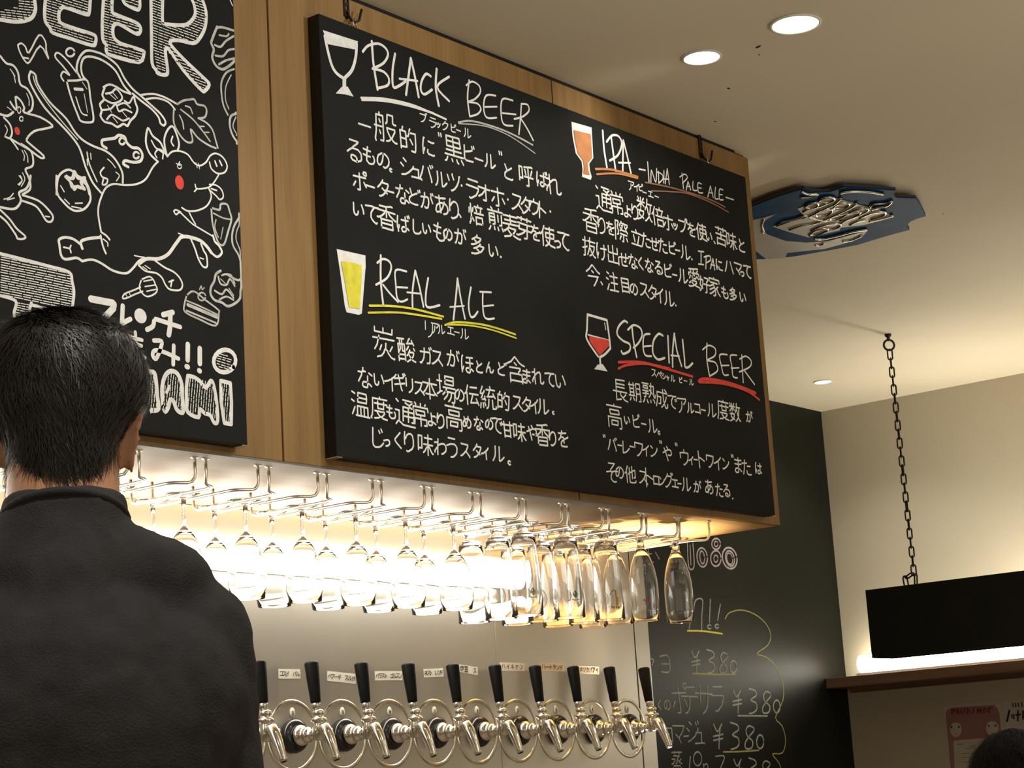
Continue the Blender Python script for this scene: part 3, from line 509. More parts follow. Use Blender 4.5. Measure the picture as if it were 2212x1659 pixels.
class Ink:
    """flat marker strokes lying on a real plane; axis/val describe the plane, proud = lift off it"""
    def __init__(s, ax, val, sign=-1, proud=.0006):
        s.ax, s.val, s.sign, s.proud = ax, val, sign, proud; s.L = {}; s.clip = None
    def P(s, x, y): return on(x, y, s.ax, s.val)
    def uv(s, p):
        a = [i for i in range(3) if i != s.ax]; return (p[a[0]], p[a[1]])
    def back(s, u, v, lift):
        r = [0, 0, 0]; a = [i for i in range(3) if i != s.ax]
        r[a[0]] = u; r[a[1]] = v; r[s.ax] = s.val + s.sign * lift; return tuple(r)
    def get(s, col): return s.L.setdefault(col, ([], []))
    cnt = 0
    def line2(s, pts, w, col, lift):
        """one continuous ribbon with round ends; sharp corners start a new ribbon on a slightly higher layer"""
        q = [np.array(p, float) for p in pts]
        if s.clip is not None: q = [np.array((min(p[0], s.clip), p[1])) for p in q]
        P = [q[0]]
        for p in q[1:]:
            if np.linalg.norm(p - P[-1]) > w * .12: P.append(p)
        if len(P) == 1: P.append(P[0] + np.array((w * .05, 0)))
        runs = [[P[0]]]
        for i in range(1, len(P)):
            runs[-1].append(P[i])
            if i < len(P) - 1:
                a = P[i] - P[i - 1]; b = P[i + 1] - P[i]
                if np.dot(a, b) < .35 * np.linalg.norm(a) * np.linalg.norm(b): runs.append([P[i]])
        V, Fc = s.get(col); h = w / 2
        for r in runs:
            Ink.cnt += 1; lf = lift + (Ink.cnt % 9) * .00005; L_, R2 = [], []
            for i, p in enumerate(r):
                a = r[i] - r[i - 1] if i else r[1] - r[0]; b = r[i + 1] - r[i] if i < len(r) - 1 else a
                a = a / np.linalg.norm(a); b = b / np.linalg.norm(b); t = a + b; t = t / np.linalg.norm(t)
                n = np.array([-t[1], t[0]]) * h / max(.75, np.dot(t, a)); L_.append(p + n); R2.append(p - n)
            def cap(p, d):
                th = math.atan2(d[1], d[0]); return [p + h * np.array((math.cos(th + k * math.pi / 6), math.sin(th + k * math.pi / 6))) for k in (-2, -1, 0, 1, 2)]
            k = len(V); V += [s.back(p[0], p[1], lf) for ab in zip(L_, R2) for p in ab]
            for i in range(len(r) - 1): Fc.append((k + 2 * i, k + 2 * i + 1, k + 2 * i + 3, k + 2 * i + 2))
            c1 = cap(r[-1], r[-1] - r[-2]); j = len(V); V += [s.back(p[0], p[1], lf) for p in c1]
            e = k + 2 * (len(r) - 1); Fc.append((e, e + 1) + tuple(range(j, j + 5)))
            c0 = cap(r[0], r[0] - r[1]); j = len(V); V += [s.back(p[0], p[1], lf) for p in c0]
            Fc.append((k + 1, k) + tuple(range(j, j + 5)))
    def stroke(s, pts, w, col, smooth=True, lift=None, closed=False):
        """pts and w in photo pixels; the width is turned into metres on the plane"""
        if smooth and len(pts) > 2: pts = catmull(pts, 3 if len(pts) > 12 else 4, closed)
        P3 = [s.P(*p) for p in pts]
        dep = (P3[0] - EYEV).dot(fwd)
        s.line2([s.uv(p) for p in P3], w * dep / F_PX * 1.22, col, lift or s.proud)
    def poly(s, pts, col, lift=None):
        V, Fc = s.get(col); k = len(V)
        V += [s.back(*s.uv(s.P(*p)), (lift or s.proud) - .00008) for p in pts]; Fc.append(tuple(range(k, k + len(pts))))
    def hatch(s, poly, ang, gap, w, col, dash=26, jit=3, seed=1):
        r = random.Random(seed); ca, sa = math.cos(ang), math.sin(ang)
        q = [(x * ca + y * sa, -x * sa + y * ca) for x, y in poly]
        y = min(p[1] for p in q) + gap
        while y < max(p[1] for p in q):
            xs = []
            for (x0, y0), (x1, y1) in zip(q, q[1:] + q[:1]):
                if (y0 > y) != (y1 > y): xs.append(x0 + (y - y0) / (y1 - y0) * (x1 - x0))
            xs.sort()
            for a, b in zip(xs[::2], xs[1::2]):
                t = a + r.uniform(0, jit)
                while t < b - 2:
                    e = min(b, t + dash * r.uniform(.7, 1.3)); jj = r.uniform(-.4, .4)
                    s.stroke([((t) * ca - (y + jj) * sa, t * sa + (y + jj) * ca), (e * ca - (y + jj) * sa, e * sa + (y + jj) * ca)], w, col, False)
                    t = e + jit * r.uniform(1, 1.6)
            y += gap * r.uniform(.92, 1.08)
    def glyph(s, ch, cx, cy, h, w, col, wide=1.0, lean=0):
        c = s.P(cx, cy); dep = (c - EYEV).dot(fwd); px = dep / F_PX; u0, v0 = s.uv(c); wm = w * px * 1.12
        r = random.Random(hash((int(cx), int(cy))) & 0xffff)
        if ch in '・.':
            s.line2([(u0, v0), (u0 + wm * .2, v0)], wm * 1.25, col, s.proud); return
        if ch == '“':
            for k in (-.45, .45): s.line2([(u0 + k * h * px, v0 + .4 * h * px), (u0 + (k + .12) * h * px, v0 - .4 * h * px)], wm, col, s.proud)
            return
        st = GL[ch]; xs = [p[0] for q in st for p in q]; ys = [p[1] for q in st for p in q]
        bw, bh = max(xs) - min(xs), max(ys) - min(ys); mx, my = (max(xs) + min(xs)) / 2, (max(ys) + min(ys)) / 2
        k = h * px / max(bh, .62 * bw, 20)
        sh = r.uniform(-.05, .05) + lean; ro = r.uniform(-.05, .05)
        for q in st:
            pts = []
            for x, y in q:
                X = (x - mx) * k * wide; Y = -(y - my) * k
                X += r.uniform(-.4, .4) * k; Y += r.uniform(-.4, .4) * k
                pts.append((u0 + X + Y * sh - Y * ro, v0 + Y + X * ro))
            s.line2(pts, wm, col, s.proud)
    def finish(s, parent, names=None):
        for i, (col, (V, Fc)) in enumerate(s.L.items()):
            nm = (names or {}).get(col, 'lettering')
            sets = [[f] for f in Fc] if nm in ('red_cheek', 'drawn_eye') else [Fc]
            for fs in sets:
                if len(sets) > 1: vs = [V[j] for j in fs[0]]; fs = [tuple(range(len(vs)))]
                else: vs = V
                me = bpy.data.meshes.new(nm); me.from_pydata(vs, [], fs); me.materials.append(MATS[col]); me.update()
                o = bpy.data.objects.new(nm, me); C.objects.link(o); o.parent = parent
                if nm in ('small_print', 'handwriting', 'faded_drawing'): o['kind'] = 'stuff'


WH, PA, YE, RE, OR, BR = 'white_marker', 'faded_marker', 'yellow_marker', 'red_marker', 'orange_marker', 'brown_marker'


def draw(ink, ox, oy, sc_, text, col=WH, lift=None):
    """one stroke per line: width, then points in the frame of an enlarged detail; flags l straight, o closed, f filled, e ellipse"""
    for ln in text.strip().split('\n'):
        t = ln.split(); fl = ''; c = col; k = 0
        while not t[k].replace('.', '').lstrip('-').isdigit():
            if t[k] in CM: c = CM[t[k]]
            else: fl += t[k]
            k += 1
        w = float(t[k]) / sc_; v = [float(q) for q in t[k + 1:]]
        if 'e' in fl:
            cx, cy, rx, ry = v[:4]; th = v[4] if len(v) > 4 else 0
            p = [(cx + rx * math.cos(a) * math.cos(th) - ry * math.sin(a) * math.sin(th), cy + rx * math.cos(a) * math.sin(th) + ry * math.sin(a) * math.cos(th)) for a in [2 * math.pi * i / 18 for i in range(19)]]
        else: p = list(zip(v[::2], v[1::2]))
        p = [(ox + a / sc_, oy + b / sc_) for a, b in p]
        if 'f' in fl:
            ink.poly(p[:-1] if 'e' in fl else p, c, lift)
        else:
            if 'o' in fl: p = p + [p[0]]
            ink.stroke(p, w, c, 'l' not in fl and 'e' not in fl, lift)


CM = {'W': WH, 'P': PA, 'Y': YE, 'R': RE, 'O': OR, 'B': BR, 'D': 'dull_yellow_chalk', 'K': 'rosy_chalk'}


def chars(ink, s_, w=3.6, col=WH, wide=1.05):
    for it in s_.split():
        ch = it[0]; v = it[1:].split(',')
        h = float(v[2]) if len(v) > 2 else 15
        ink.glyph(ch, float(v[0]), float(v[1]), h, w, col, wide)


# ---- two hanging chalkboards
def chalkboard(x0, x1, z0, z1, label):
    r = empty('chalkboard', (0, 0, 0)); tag(r, label, 'chalkboard')
    m = MB(); m.box((x0, Y_BOARD, z0), (x1, Y_FASC - .001, z1)); o = m.build('board', [M_BOARD, M_EDGE], r)
    for p in o.data.polygons: p.material_index = 0 if p.normal.y < -.5 else 1
    bevel(o, .0015)
    for sx, xx in ((1, x0), (-1, x1)):
        m = MB(); e = .0012
        m.box((min(xx - sx * e, xx + sx * .014), Y_BOARD - e, z0 - e), (max(xx - sx * e, xx + sx * .014), Y_FASC - .002, z0 + .0005))
        m.build('corner_guard', M_CHROME, r)
    return r


ZB0, ZB1 = EYE + .482 * S, EYE + 1.1605 * S
big = chalkboard(1.970 * S, 3.1685 * S, ZB0, ZB1, 'wide chalkboard on the oak bulkhead describing black beer, real ale, IPA and special beer')
art = chalkboard(.70 * S, 1.796 * S, ZB0 - .002, ZB1 + .004, 'chalkboard at the left covered in white drawings of a pig, hops and BEER lettering')
# a lifted shadow line: brackets
A = Ink(1, Y_BOARD)
WL = 3.9
chars(A, '''一787,271,22 般832,277,66 的881,301,50 に925,318,36 “949,291,8 黒979,324,58 ビ1013,331,38 ー1034,345 ル1058,349,30 “1080,331,8 と1098,372,32 呼1136,380,44 ば1170,387,34 れ1195,400,42
る765,326,46 も796,336,36 の827,347,32 。844,368,9 シ879,362,38 ュ899,376,20 バ920,372,38 ル952,388,32 ツ980,395,38 ・996,401 ラ1020,409,42 オ1045,416,36 ホ1075,426,40 ・1096,431 ス1117,439,34 タ1136,444,38 ウ1153,447,34 ト1171,455,36 ・1188,457
ポ777,390,42 ー799,403 タ827,407,38 ー841,414 な869,420,40 ど895,425,36 が922,433,36 あ953,443,40 り980,453,42 、993,466,10 焙1028,464,44 煎1070,474,50 麦1104,490,50 芽1131,493,46 を1156,503,32 使1182,511,44 っ1204,528,15 て1217,521,36
い774,453,26 て803,463,36 香834,469,52 ば871,483,38 し900,491,30 い921,495,20 も948,501,38 の967,507,24 が994,511,34 多1031,530,44 い1065,543,24 .1081,555''', WL)
chars(A, 'ブ914,254,22 ラ934,266,22 ッ947,271,10 ク961,272,20 ビ979,277,18 ー990,282,8 ル1009,288,20', 2.6)
chars(A, 'リ926,712,34 ア939,710,22 ル953,712,19 エ973,715,15 ー986,718,9 ル1003,722,22', 2.4)
chars(A, '''炭828,741,66 酸877,756,52 ガ919,767,36 ス944,774,30 が978,774,36 ほ1009,787,36 と1035,793,24 ん1057,794,22 ど1084,797,28 含1114,799,56 ま1137,813,30 れ1161,814,32 て1187,820,28 い1210,824,26
な788,816,42 い818,821,24 イ843,825,38 ギ864,825,38 リ884,833,30 ス905,839,26 本928,840,44 場963,840,56 の992,854,25 伝1018,854,42 統1053,859,48 的1087,866,38 ス1117,871,28 タ1137,874,32 イ1153,878,30 ル1173,879,32 。1195,892,7
温778,874,50 度818,882,48 も844,890,28 通875,892,56 常908,896,50 よ932,906,27 り951,910,32 高980,902,54 め1008,912,25 な1033,915,28 の1056,917,21 で1073,919,32 甘1095,928,34 味1122,934,38 や1148,935,31 香1171,939,46 り1193,947,32 を1216,948,34
じ816,946,42 っ835,957,14 く859,951,34 り883,955,42 味919,961,44 わ951,966,34 う976,967,42 ス1004,973,27 タ1030,974,29 イ1047,980,25 ル1076,981,32 。1100,1000,11''', 3.6)
chars(A, 'ア1363,402,19 イ1374,405,17 ピ1384,405,15 ー1392,416,8 エ1405,420,12 ー1418,425,8', 2.4)
chars(A, '''通1304,430,52 常1332,439,48 よ1355,457,25 り1371,459,32 数1392,453,52 倍1421,469,42 ホ1443,481,33 ッ1459,490,13 プ1475,487,31 を1493,496,28 使1514,501,36 い1531,511,17 、1543,524,7 苦1557,511,40 味1580,521,36 と1602,531,26
香1276,476,52 り1299,487,36 を1318,493,27 際1342,500,44 立1374,513,34 た1394,519,30 せ1413,527,27 た1431,531,30 ビ1452,535,28 ー1463,541,10 ル1480,546,30 .1494,560 に1553,573,22 ハ1574,577,24 マ1594,581,23 っ1603,592,10 て1614,587,26
抜1272,534,42 け1299,544,34 出1324,550,40 せ1347,561,28 な1367,565,30 く1383,569,26 な1402,574,28 る1422,579,28 ビ1443,584,30 ー1457,594,10 ル1475,597,30 愛1498,600,42 好1521,615,34 家1543,620,40 も1565,632,25 多1583,636,28 い1604,643,18
今1281,595,46 、1299,612,9 注1322,608,40 目1350,617,30 の1369,625,23 ス1391,627,27 タ1409,632,32 イ1423,638,32 ル1445,646,32 .1459,660''', 3.4)
chars(A, 'ス1412,806,15 ペ1424,809,13 シ1434,813,12 ャ1442,817,10 ル1453,818,13 ビ1470,821,12 ー1480,823,7 ル1493,826,13', 2.1)
chars(A, '''長1339,843,46 期1370,847,40 熟1401,849,44 成1429,860,40 で1452,868,27 ア1473,876,30 ル1491,882,21 コ1506,883,19 ー1519,886,9 ル1537,887,28 度1561,886,42 数1587,891,40 が1618,900,23
高1327,899,52 い1354,908,15 ビ1374,909,28 ー1390,916,10 ル1409,921,28 。1423,935,9
“1304,942,6 バ1322,959,28 ー1338,962,8 レ1352,967,25 ー1364,965,8 ワ1379,971,28 イ1394,973,24 ン1412,975,23 “1426,955,6 や1441,980,30 “1460,960,6 ウ1478,988,32 ィ1492,995,17 ー1502,993,8 ト1515,993,36 ワ1533,997,26 イ1549,1001,28 ン1567,1003,22 “1581,985,6 ま1594,1005,32 た1612,1010,31 は1638,1012,23
そ1322,1021,40 の1338,1021,24 他1361,1025,36 ス1389,1032,27 ト1402,1032,40 ロ1417,1038,18 ン1429,1040,17 グ1444,1037,32 エ1458,1045,16 ー1467,1045,8 ル1482,1047,28 が1506,1051,25 あ1531,1052,29 た1553,1059,26 る1569,1060,25 .1582,1077''', 3.0)
draw(A, 1180, 230, 3.95, '''l 11 1295 1235 1340 1240
11 1318 1238 1318 1345
11 1298 1345 1340 1350
11 1362 1275 1360 1385
11 1345 1285 1390 1275 1400 1310 1362 1335
11 1420 1300 1398 1385
11 1420 1300 1435 1395
10 1402 1350 1435 1358''')
# BLACK BEER
draw(A, 640, 0, 3.687, '''f 0 210 240 490 330 468 395 250 352
24 225 290 245 390 280 520 320 585 375 625
24 478 350 470 460 440 560 385 620
l 34 380 630 380 710
f 0 362 690 408 690 455 770 385 752 312 745
20 600 330 612 500 645 712
18 528 412 570 365 650 348 710 385 728 440 690 505 605 548
18 605 548 690 570 735 625 725 680 650 702
19 785 430 765 560 770 690 815 685 868 648
20 910 465 890 620 872 755
20 910 465 940 600 972 772
16 820 628 962 645
18 1068 608 1030 590 995 650 990 720 1020 752 1078 715
20 1115 550 1108 700 1132 842
17 1215 612 1120 692 1215 805
14 1375 640 1362 780 1380 928
13 1352 680 1400 650 1455 685 1462 740 1420 790 1370 812 1440 825 1468 870 1440 910 1380 928
13 1585 762 1510 762 1490 850 1512 935 1592 938
12 1500 852 1595 850
13 1722 802 1640 790 1628 900 1650 990 1722 1002
12 1640 902 1745 912
13 1790 832 1782 950 1770 1070
13 1735 948 1800 930 1850 885 1840 835 1790 828
13 1790 950 1840 1030 1885 1118
16 515 780 700 788 900 830 1050 888 1190 950
13 520 798 700 806 900 846 1100 908
11 530 790 700 797 900 838 1090 900
P 13 1290 975 1400 965 1600 1020 1750 1085 1880 1155
P 8 1290 985 1500 1005 1700 1085 1900 1222''')
# REAL ALE
draw(A, 680, 500, 3.95, '''f 0 185 150 430 205 432 300 400 700 375 712 270 690 255 640 215 350
19 560 205 560 430 582 632
17 530 268 580 235 635 260 648 320 610 400 520 455
16 580 455 640 530 708 602
15 780 342 688 332 690 460 700 565 735 600 788 580
14 695 475 788 480
17 855 335 832 500 832 655
17 855 335 892 480 925 642
13 785 520 905 532
17 965 398 945 530 955 645 1062 630
17 1215 402 1200 570 1180 752
16 1215 402 1240 560 1278 745
12 1152 645 1272 635
16 1330 478 1310 620 1325 720 1355 728 1388 685
14 1408 515 1502 520
15 1432 520 1430 620 1442 720 1475 748 1528 742
13 1440 638 1522 630''')
draw(A, 680, 500, 3.95, '''Yf 0 220 255 300 262 395 290 395 400 380 660 290 650 255 450
Y 16 460 635 650 638 850 665 1090 728
Y 15 450 695 700 693 900 718 1075 748
Y 15 1105 800 1200 776 1400 792 1550 828 1705 880
Y 12 1110 797 1300 802 1500 840 1712 912'''.replace('Yf ', 'Y f '), WH, .0018)
# IPA
draw(A, 1180, 230, 3.95, '''f 0 213 130 385 180 400 440 365 490 372 550 387 600 378 627 303 600 308 540 300 470 250 400 222 250
19 480 208 492 370 518 532
18 552 262 570 400 590 548
17 513 302 560 248 615 255 642 320 610 415 540 462
18 655 290 652 420 650 560
18 655 290 690 430 722 578
13 615 480 715 482
12 790 535 842 545
12 862 475 875 652
10 890 650 895 545 932 645 940 530
10 955 555 958 655
10 945 560 985 580 992 620 958 655
11 1002 548 1000 652
10 1030 532 1012 660
10 1030 532 1048 666
9 1005 620 1045 622
10 1155 570 1168 702
10 1138 602 1180 578 1202 608 1160 655
10 1208 640 1192 712
10 1208 640 1230 712
9 1195 682 1226 684
10 1250 640 1250 710 1284 718
10 1322 662 1292 655 1296 730 1332 738
9 1296 695 1320 697
10 1398 680 1376 772
10 1398 680 1422 778
9 1384 735 1418 740
10 1442 690 1438 782 1468 788
10 1505 712 1476 710 1476 790 1508 797
9 1478 752 1500 754
10 1530 775 1595 797''')
draw(A, 1180, 230, 3.95, '''O f 0 230 202 375 238 388 440 350 488 355 540 365 587 315 575 318 520 312 465 265 400 240 290
O 17 415 535 560 542 775 602
O 14 425 580 600 574 772 615
B 11 840 650 1000 680 1200 732 1400 800 1520 860
B 10 890 722 1050 728 1200 745 1400 822 1550 905''', WH, .0018)
# SPECIAL BEER
draw(A, 1180, 560, 3.95, '''19 350 472 515 520
18 515 520 535 660 545 760
18 545 760 500 810 460 835
18 350 475 345 600 345 685 440 830
l 20 455 835 460 900
f 0 435 900 480 895 522 958 408 938
11 355 645 530 692
9 495 545 505 600
17 688 540 660 528 615 575 602 640 650 695 708 725 708 780 655 808 638 785
17 728 575 742 700 768 835
16 695 602 745 562 802 590 815 650 785 715 742 755
15 882 638 832 652 825 760 845 820 895 828
13 830 745 892 738
17 992 652 955 638 912 700 908 800 950 855 1008 842
17 1035 655 1046 882
17 1090 635 1076 780 1076 918
17 1090 635 1112 780 1152 912
13 1062 820 1132 828
17 1160 688 1176 850 1182 918 1212 920 1245 888
13 1370 718 1368 850 1392 998
12 1333 772 1385 735 1440 765 1435 825 1375 862 1440 882 1460 950 1392 998
12 1542 815 1478 818 1492 910 1512 985 1552 987
11 1490 908 1556 906
12 1622 820 1568 825 1582 920 1592 1000 1628 1012
11 1576 930 1642 927
12 1665 818 1670 930 1678 1052
12 1648 852 1700 828 1745 868 1732 920 1645 962
12 1690 952 1775 1068''')
draw(A, 1180, 560, 3.95, '''R f 0 360 657 525 690 532 740 458 820 442 812 365 702
R 20 612 880 800 880 1000 930 1242 1002
R 18 610 935 680 905 850 893 1050 935
R 24 1295 1042 1345 1022 1500 1045 1650 1090 1778 1142
R 18 1300 1050 1500 1062 1700 1122 1812 1200''', WH, .0018)
A.finish(big, {YE: 'yellow_drawing', RE: 'red_drawing', OR: 'orange_drawing', BR: 'brown_underline', PA: 'grey_underline'})

# ---- left board art
B = Ink(1, Y_BOARD)
B.clip = 1.796 * S - .004
q = lambda t: [(float(a), float(b)) for a, b in zip(t.split()[::2], t.split()[1::2])]
za = lambda p: [(x / 3.95, y / 3.95) for x, y in p]
zb = lambda p: [(x / 3.95, 380 + y / 3.95) for x, y in p]
zc = lambda p: [(x / 3.95, 640 + y / 3.95) for x, y in p]
B.hatch(za(q('0 90 150 60 160 0 290 0 280 110 200 175 0 150')), .12, 5.6, 1.7, WH, 9, 2.4, 1)
B.hatch(za(q('390 0 760 0 760 100 730 120 560 65 520 70 500 100 500 170 530 205 810 330 780 380 440 270 385 180')), .3, 5.6, 1.7, WH, 10, 2.4, 2)
B.hatch(za(q('880 0 960 0 950 110 1190 210 1185 280 1010 205 965 230 965 310 1010 360 1220 440 1180 530 910 450 875 340')), .28, 5.6, 1.7, WH, 10, 2.4, 3)
B.hatch(za(q('1050 0 1190 0 1180 80 1070 40')), .3, 5.6, 1.7, WH, 10, 2.4, 4)
B.hatch(za(q('1290 0 1390 0 1390 190 1560 215 1660 130 1650 0 1740 0 1755 150 1690 340 1520 350 1450 360 1560 500 1780 720 1710 770 1560 600 1410 420 1425 630 1340 610 1295 350')), .35, 5.6, 1.7, WH, 10, 2.4, 5)
B.hatch(zb(q('0 670 590 830 625 1000 600 1150 250 1080 0 1010')), .2, 5.4, 1.9, WH, 17, 2.6, 6)
B.hatch(zb(q('140 1060 240 1080 240 1220 130 1200')), .2, 5.4, 1.8, WH, 9, 2.4, 7)
for _h, _s in (('1220 600 1310 660 1350 960 1280 1000', 8), ('1390 800 1450 640 1545 740 1560 980 1480 900 1440 890 1390 960', 9), ('1600 690 1690 700 1840 760 1850 1070 1790 1010 1600 990', 10), ('1885 730 1970 750 1970 1090 1910 1080', 11), ('1850 500 1910 480 1985 560 1970 630 1900 640 1845 580', 12)):
    B.hatch(zc(q(_h)), 1.65 if _s < 12 else .3, 5.4, 1.7, WH, 8, 2.4, _s)
draw(B, 0, 0, 3.95, '''30 0 168 110 185 200 180 270 150 300 80 292 0
28 385 0 378 100 385 185 425 240 450 282 600 330 780 388 812 365 815 315 780 290 640 245 530 205 502 170 502 105 522 72 560 66 730 125 758 105 765 40 768 0
28 880 0 870 200 875 340 905 385 905 440 950 475 1180 532 1225 455 1205 430 1080 390 1010 362 966 312 962 235 985 205 1030 215 1160 290 1195 268 1192 225 1150 190 1000 130 955 100 955 0
26 1045 0 1070 38 1165 85 1190 60 1190 0
28 1285 0 1290 350 1295 540 1330 600 1345 628 1410 640 1428 600 1408 440 1440 425 1560 600 1710 765 1745 775 1782 722 1740 670 1560 500 1445 365 1520 345 1640 370 1695 335 1748 230 1755 100 1725 0
27 1385 0 1385 190 1420 208 1560 215 1620 190 1662 120 1652 40 1635 0
13 150 385 180 370 215 400 245 450 330 300 385 355 392 430 410 500 340 392 250 530 210 520 165 440 150 385
13 190 490 240 500
e 15 597 447 36 36
17 0 480 50 540 110 560 150 620 170 720 230 760 275 850 270 930 240 960
16 85 870 110 910 140 935 130 830 175 860 205 920 205 960 340 1000 445 1070 400 1095 290 1120 225 1190 260 1235 370 1330 345 1348 250 1280 150 1222 80 1180
18 0 975 60 990 110 958
15 30 1005 80 1060 100 1130 80 1180 40 1165
13 80 1180 120 1230 150 1275
16 180 1230 260 1290 280 1370 270 1420 215 1445 235 1500 255 1560 250 1620 190 1659
e 8 160 940 14 28
e 9 180 1015 15 20
8 85 590 115 640 130 705
8 100 610 125 650
8 225 800 245 850 245 900
7 60 915 95 940
8 40 1070 60 1110 40 1160
8 185 1285 205 1330 200 1370
8 205 1285 230 1330 235 1385
8 170 1500 185 1540 150 1575
8 190 1475 210 1530 180 1590
17 260 610 245 660 270 740 380 920 560 1110 650 1220 690 1300 730 1430 790 1560 860 1645
17 260 610 300 640 320 720 420 870 560 1010 640 1130 710 1200 800 1250 900 1290 980 1360 1040 1470 1045 1560
9 280 650 310 740 410 890 520 1030 660 1190
12 740 1300 760 1400 825 1550
9 770 1310 775 1360
9 740 1360 745 1410
9 915 1358 950 1390 980 1430
8 985 1470 1015 1500 990 1545
13 885 1430 855 1470 870 1510 915 1530 905 1570 872 1575 880 1530
17 735 685 700 640 690 560 715 495 780 485 880 520 980 600 1050 725 1110 795
17 680 660 652 600 660 530 690 470 740 432 820 445 900 480 1000 560 1060 670 1130 760 1200 820 1290 900 1370 975 1410 1040 1395 1072 1365 1050 1350 1000 1290 930 1200 860 1130 800
15 1200 812 1300 802 1400 830 1510 890
15 1230 850 1330 838 1430 870 1490 935
16 565 690 600 820 660 980 690 1035 770 1045 795 1010 770 850 742 690 650 688 565 690
l 22 635 760 700 765
11 645 830 690 960 740 985
l 6 700 700 740 760
l 6 715 800 745 960
14 540 690 518 650 540 612 590 640 530 560 470 490 480 452 520 468 590 540 650 620
16 880 745 930 722 990 742 1050 780 1112 802
17 890 750 870 810 885 850 850 890 865 945 855 990 890 1040 950 1055 1000 1085 1050 1058 1085 1075 1110 1030 1150 990 1170 930 1150 870 1140 810
15 900 800 950 790 990 760 1040 830 1010 870 950 880 890 850
14 870 940 940 930 985 890 1010 950 1060 935 1120 960
14 910 1020 950 980 1010 1010 1050 1030 1100 1010
13 1060 860 1100 880 1130 830
13 1000 900 1060 880 1110 920
l 7 930 800 985 850
l 7 960 790 1000 840
l 7 915 900 950 960
l 7 1030 940 1080 1000
l 7 960 1000 1000 1050
22 905 1265 870 1240 868 1200 905 1190 975 1180 1010 1155 1060 1170 1080 1220 1125 1260 1180 1268 1212 1320 1195 1375 1130 1385 1065 1372 1050 1400 1090 1425
e 16 1040 1205 24 28
e 16 1160 1325 24 28
17 1345 1380 1275 1310 1242 1210 1260 1095 1300 1160 1365 1215 1400 1290 1425 1335
13 1290 1200 1320 1255 1355 1280 1395 1310
12 1385 1355 1388 1295 1350 1275 1320 1310 1335 1345
16 1425 1335 1405 1260 1400 1180 1430 1105 1470 1080 1505 1150 1525 1230 1512 1288
13 1470 1165 1458 1210 1478 1245
13 1430 1330 1465 1295 1530 1290 1600 1320 1650 1388 1700 1415 1755 1385 1790 1330 1840 1310 1900 1345 1935 1415 1915 1470 1855 1482 1800 1440 1785 1385
l 14 1832 1375 1848 1418
l 14 1872 1372 1890 1412
7 1670 1390 1680 1430
7 1690 1395 1700 1440
e 8 1530 1420 17 20
7 1500 1395 1535 1415
7 1510 1420 1530 1380
11 1862 1495 1820 1560 1775 1600 1680 1612 1662 1575
11 1680 1610 1655 1635
14 1345 1380 1300 1430 1240 1530 1160 1572 1060 1580 970 1570 905 1600 870 1659
17 760 1659 740 1590 700 1540 660 1500 595 1450 530 1470 490 1530 480 1659
17 565 1500 610 1520 630 1460 660 1500 715 1530 700 1560 700 1610 640 1590 610 1600 590 1540 565 1500
P 20 1850 230 1825 290 1810 330 1800 370 1822 425 1808 490 1840 560 1895 592 1950 565 2000 520
P 18 1850 235 1900 235 1990 262
P 16 1830 385 1880 400 1925 350 1990 310
P 16 1835 475 1900 480 1945 430 2000 420
P 16 1865 550 1930 515 2000 500
P 14 1870 300 1930 310 1950 290
P 15 1995 590 1930 620 1888 700 1888 800 1905 900 1942 980
P 10 1970 640 1925 740 1922 850 1950 930
P 18 2030 970 1970 990 1958 1070 1985 1160 2040 1232
P 10 2010 1000 1985 1080 2030 1160
l 9 1960 0 1988 52
P 16 1510 890 1560 860 1620 850 1655 850 1680 890 1740 905 1760 945 1745 1000 1690 1010
P 15 1690 1010 1760 1050 1810 1110 1835 1190 1855 1262
P 15 1480 935 1480 1050 1530 1150 1590 1212 1640 1205 1625 1105 1690 1180 1780 1240 1840 1265
P 13 1540 935 1640 1015 1720 1110 1790 1205
P 12 1530 985 1555 1040 1565 1100
P 12 1580 905 1620 920 1640 970
P 10 1700 1080 1740 1080
P 10 1740 1130 1780 1130
R f e 0 145 1118 22 36 -0.3
R f e 0 1530 1557 36 62 -0.2'''.replace('R f e', 'R fe').replace('\nR fe', '\nR f e'))
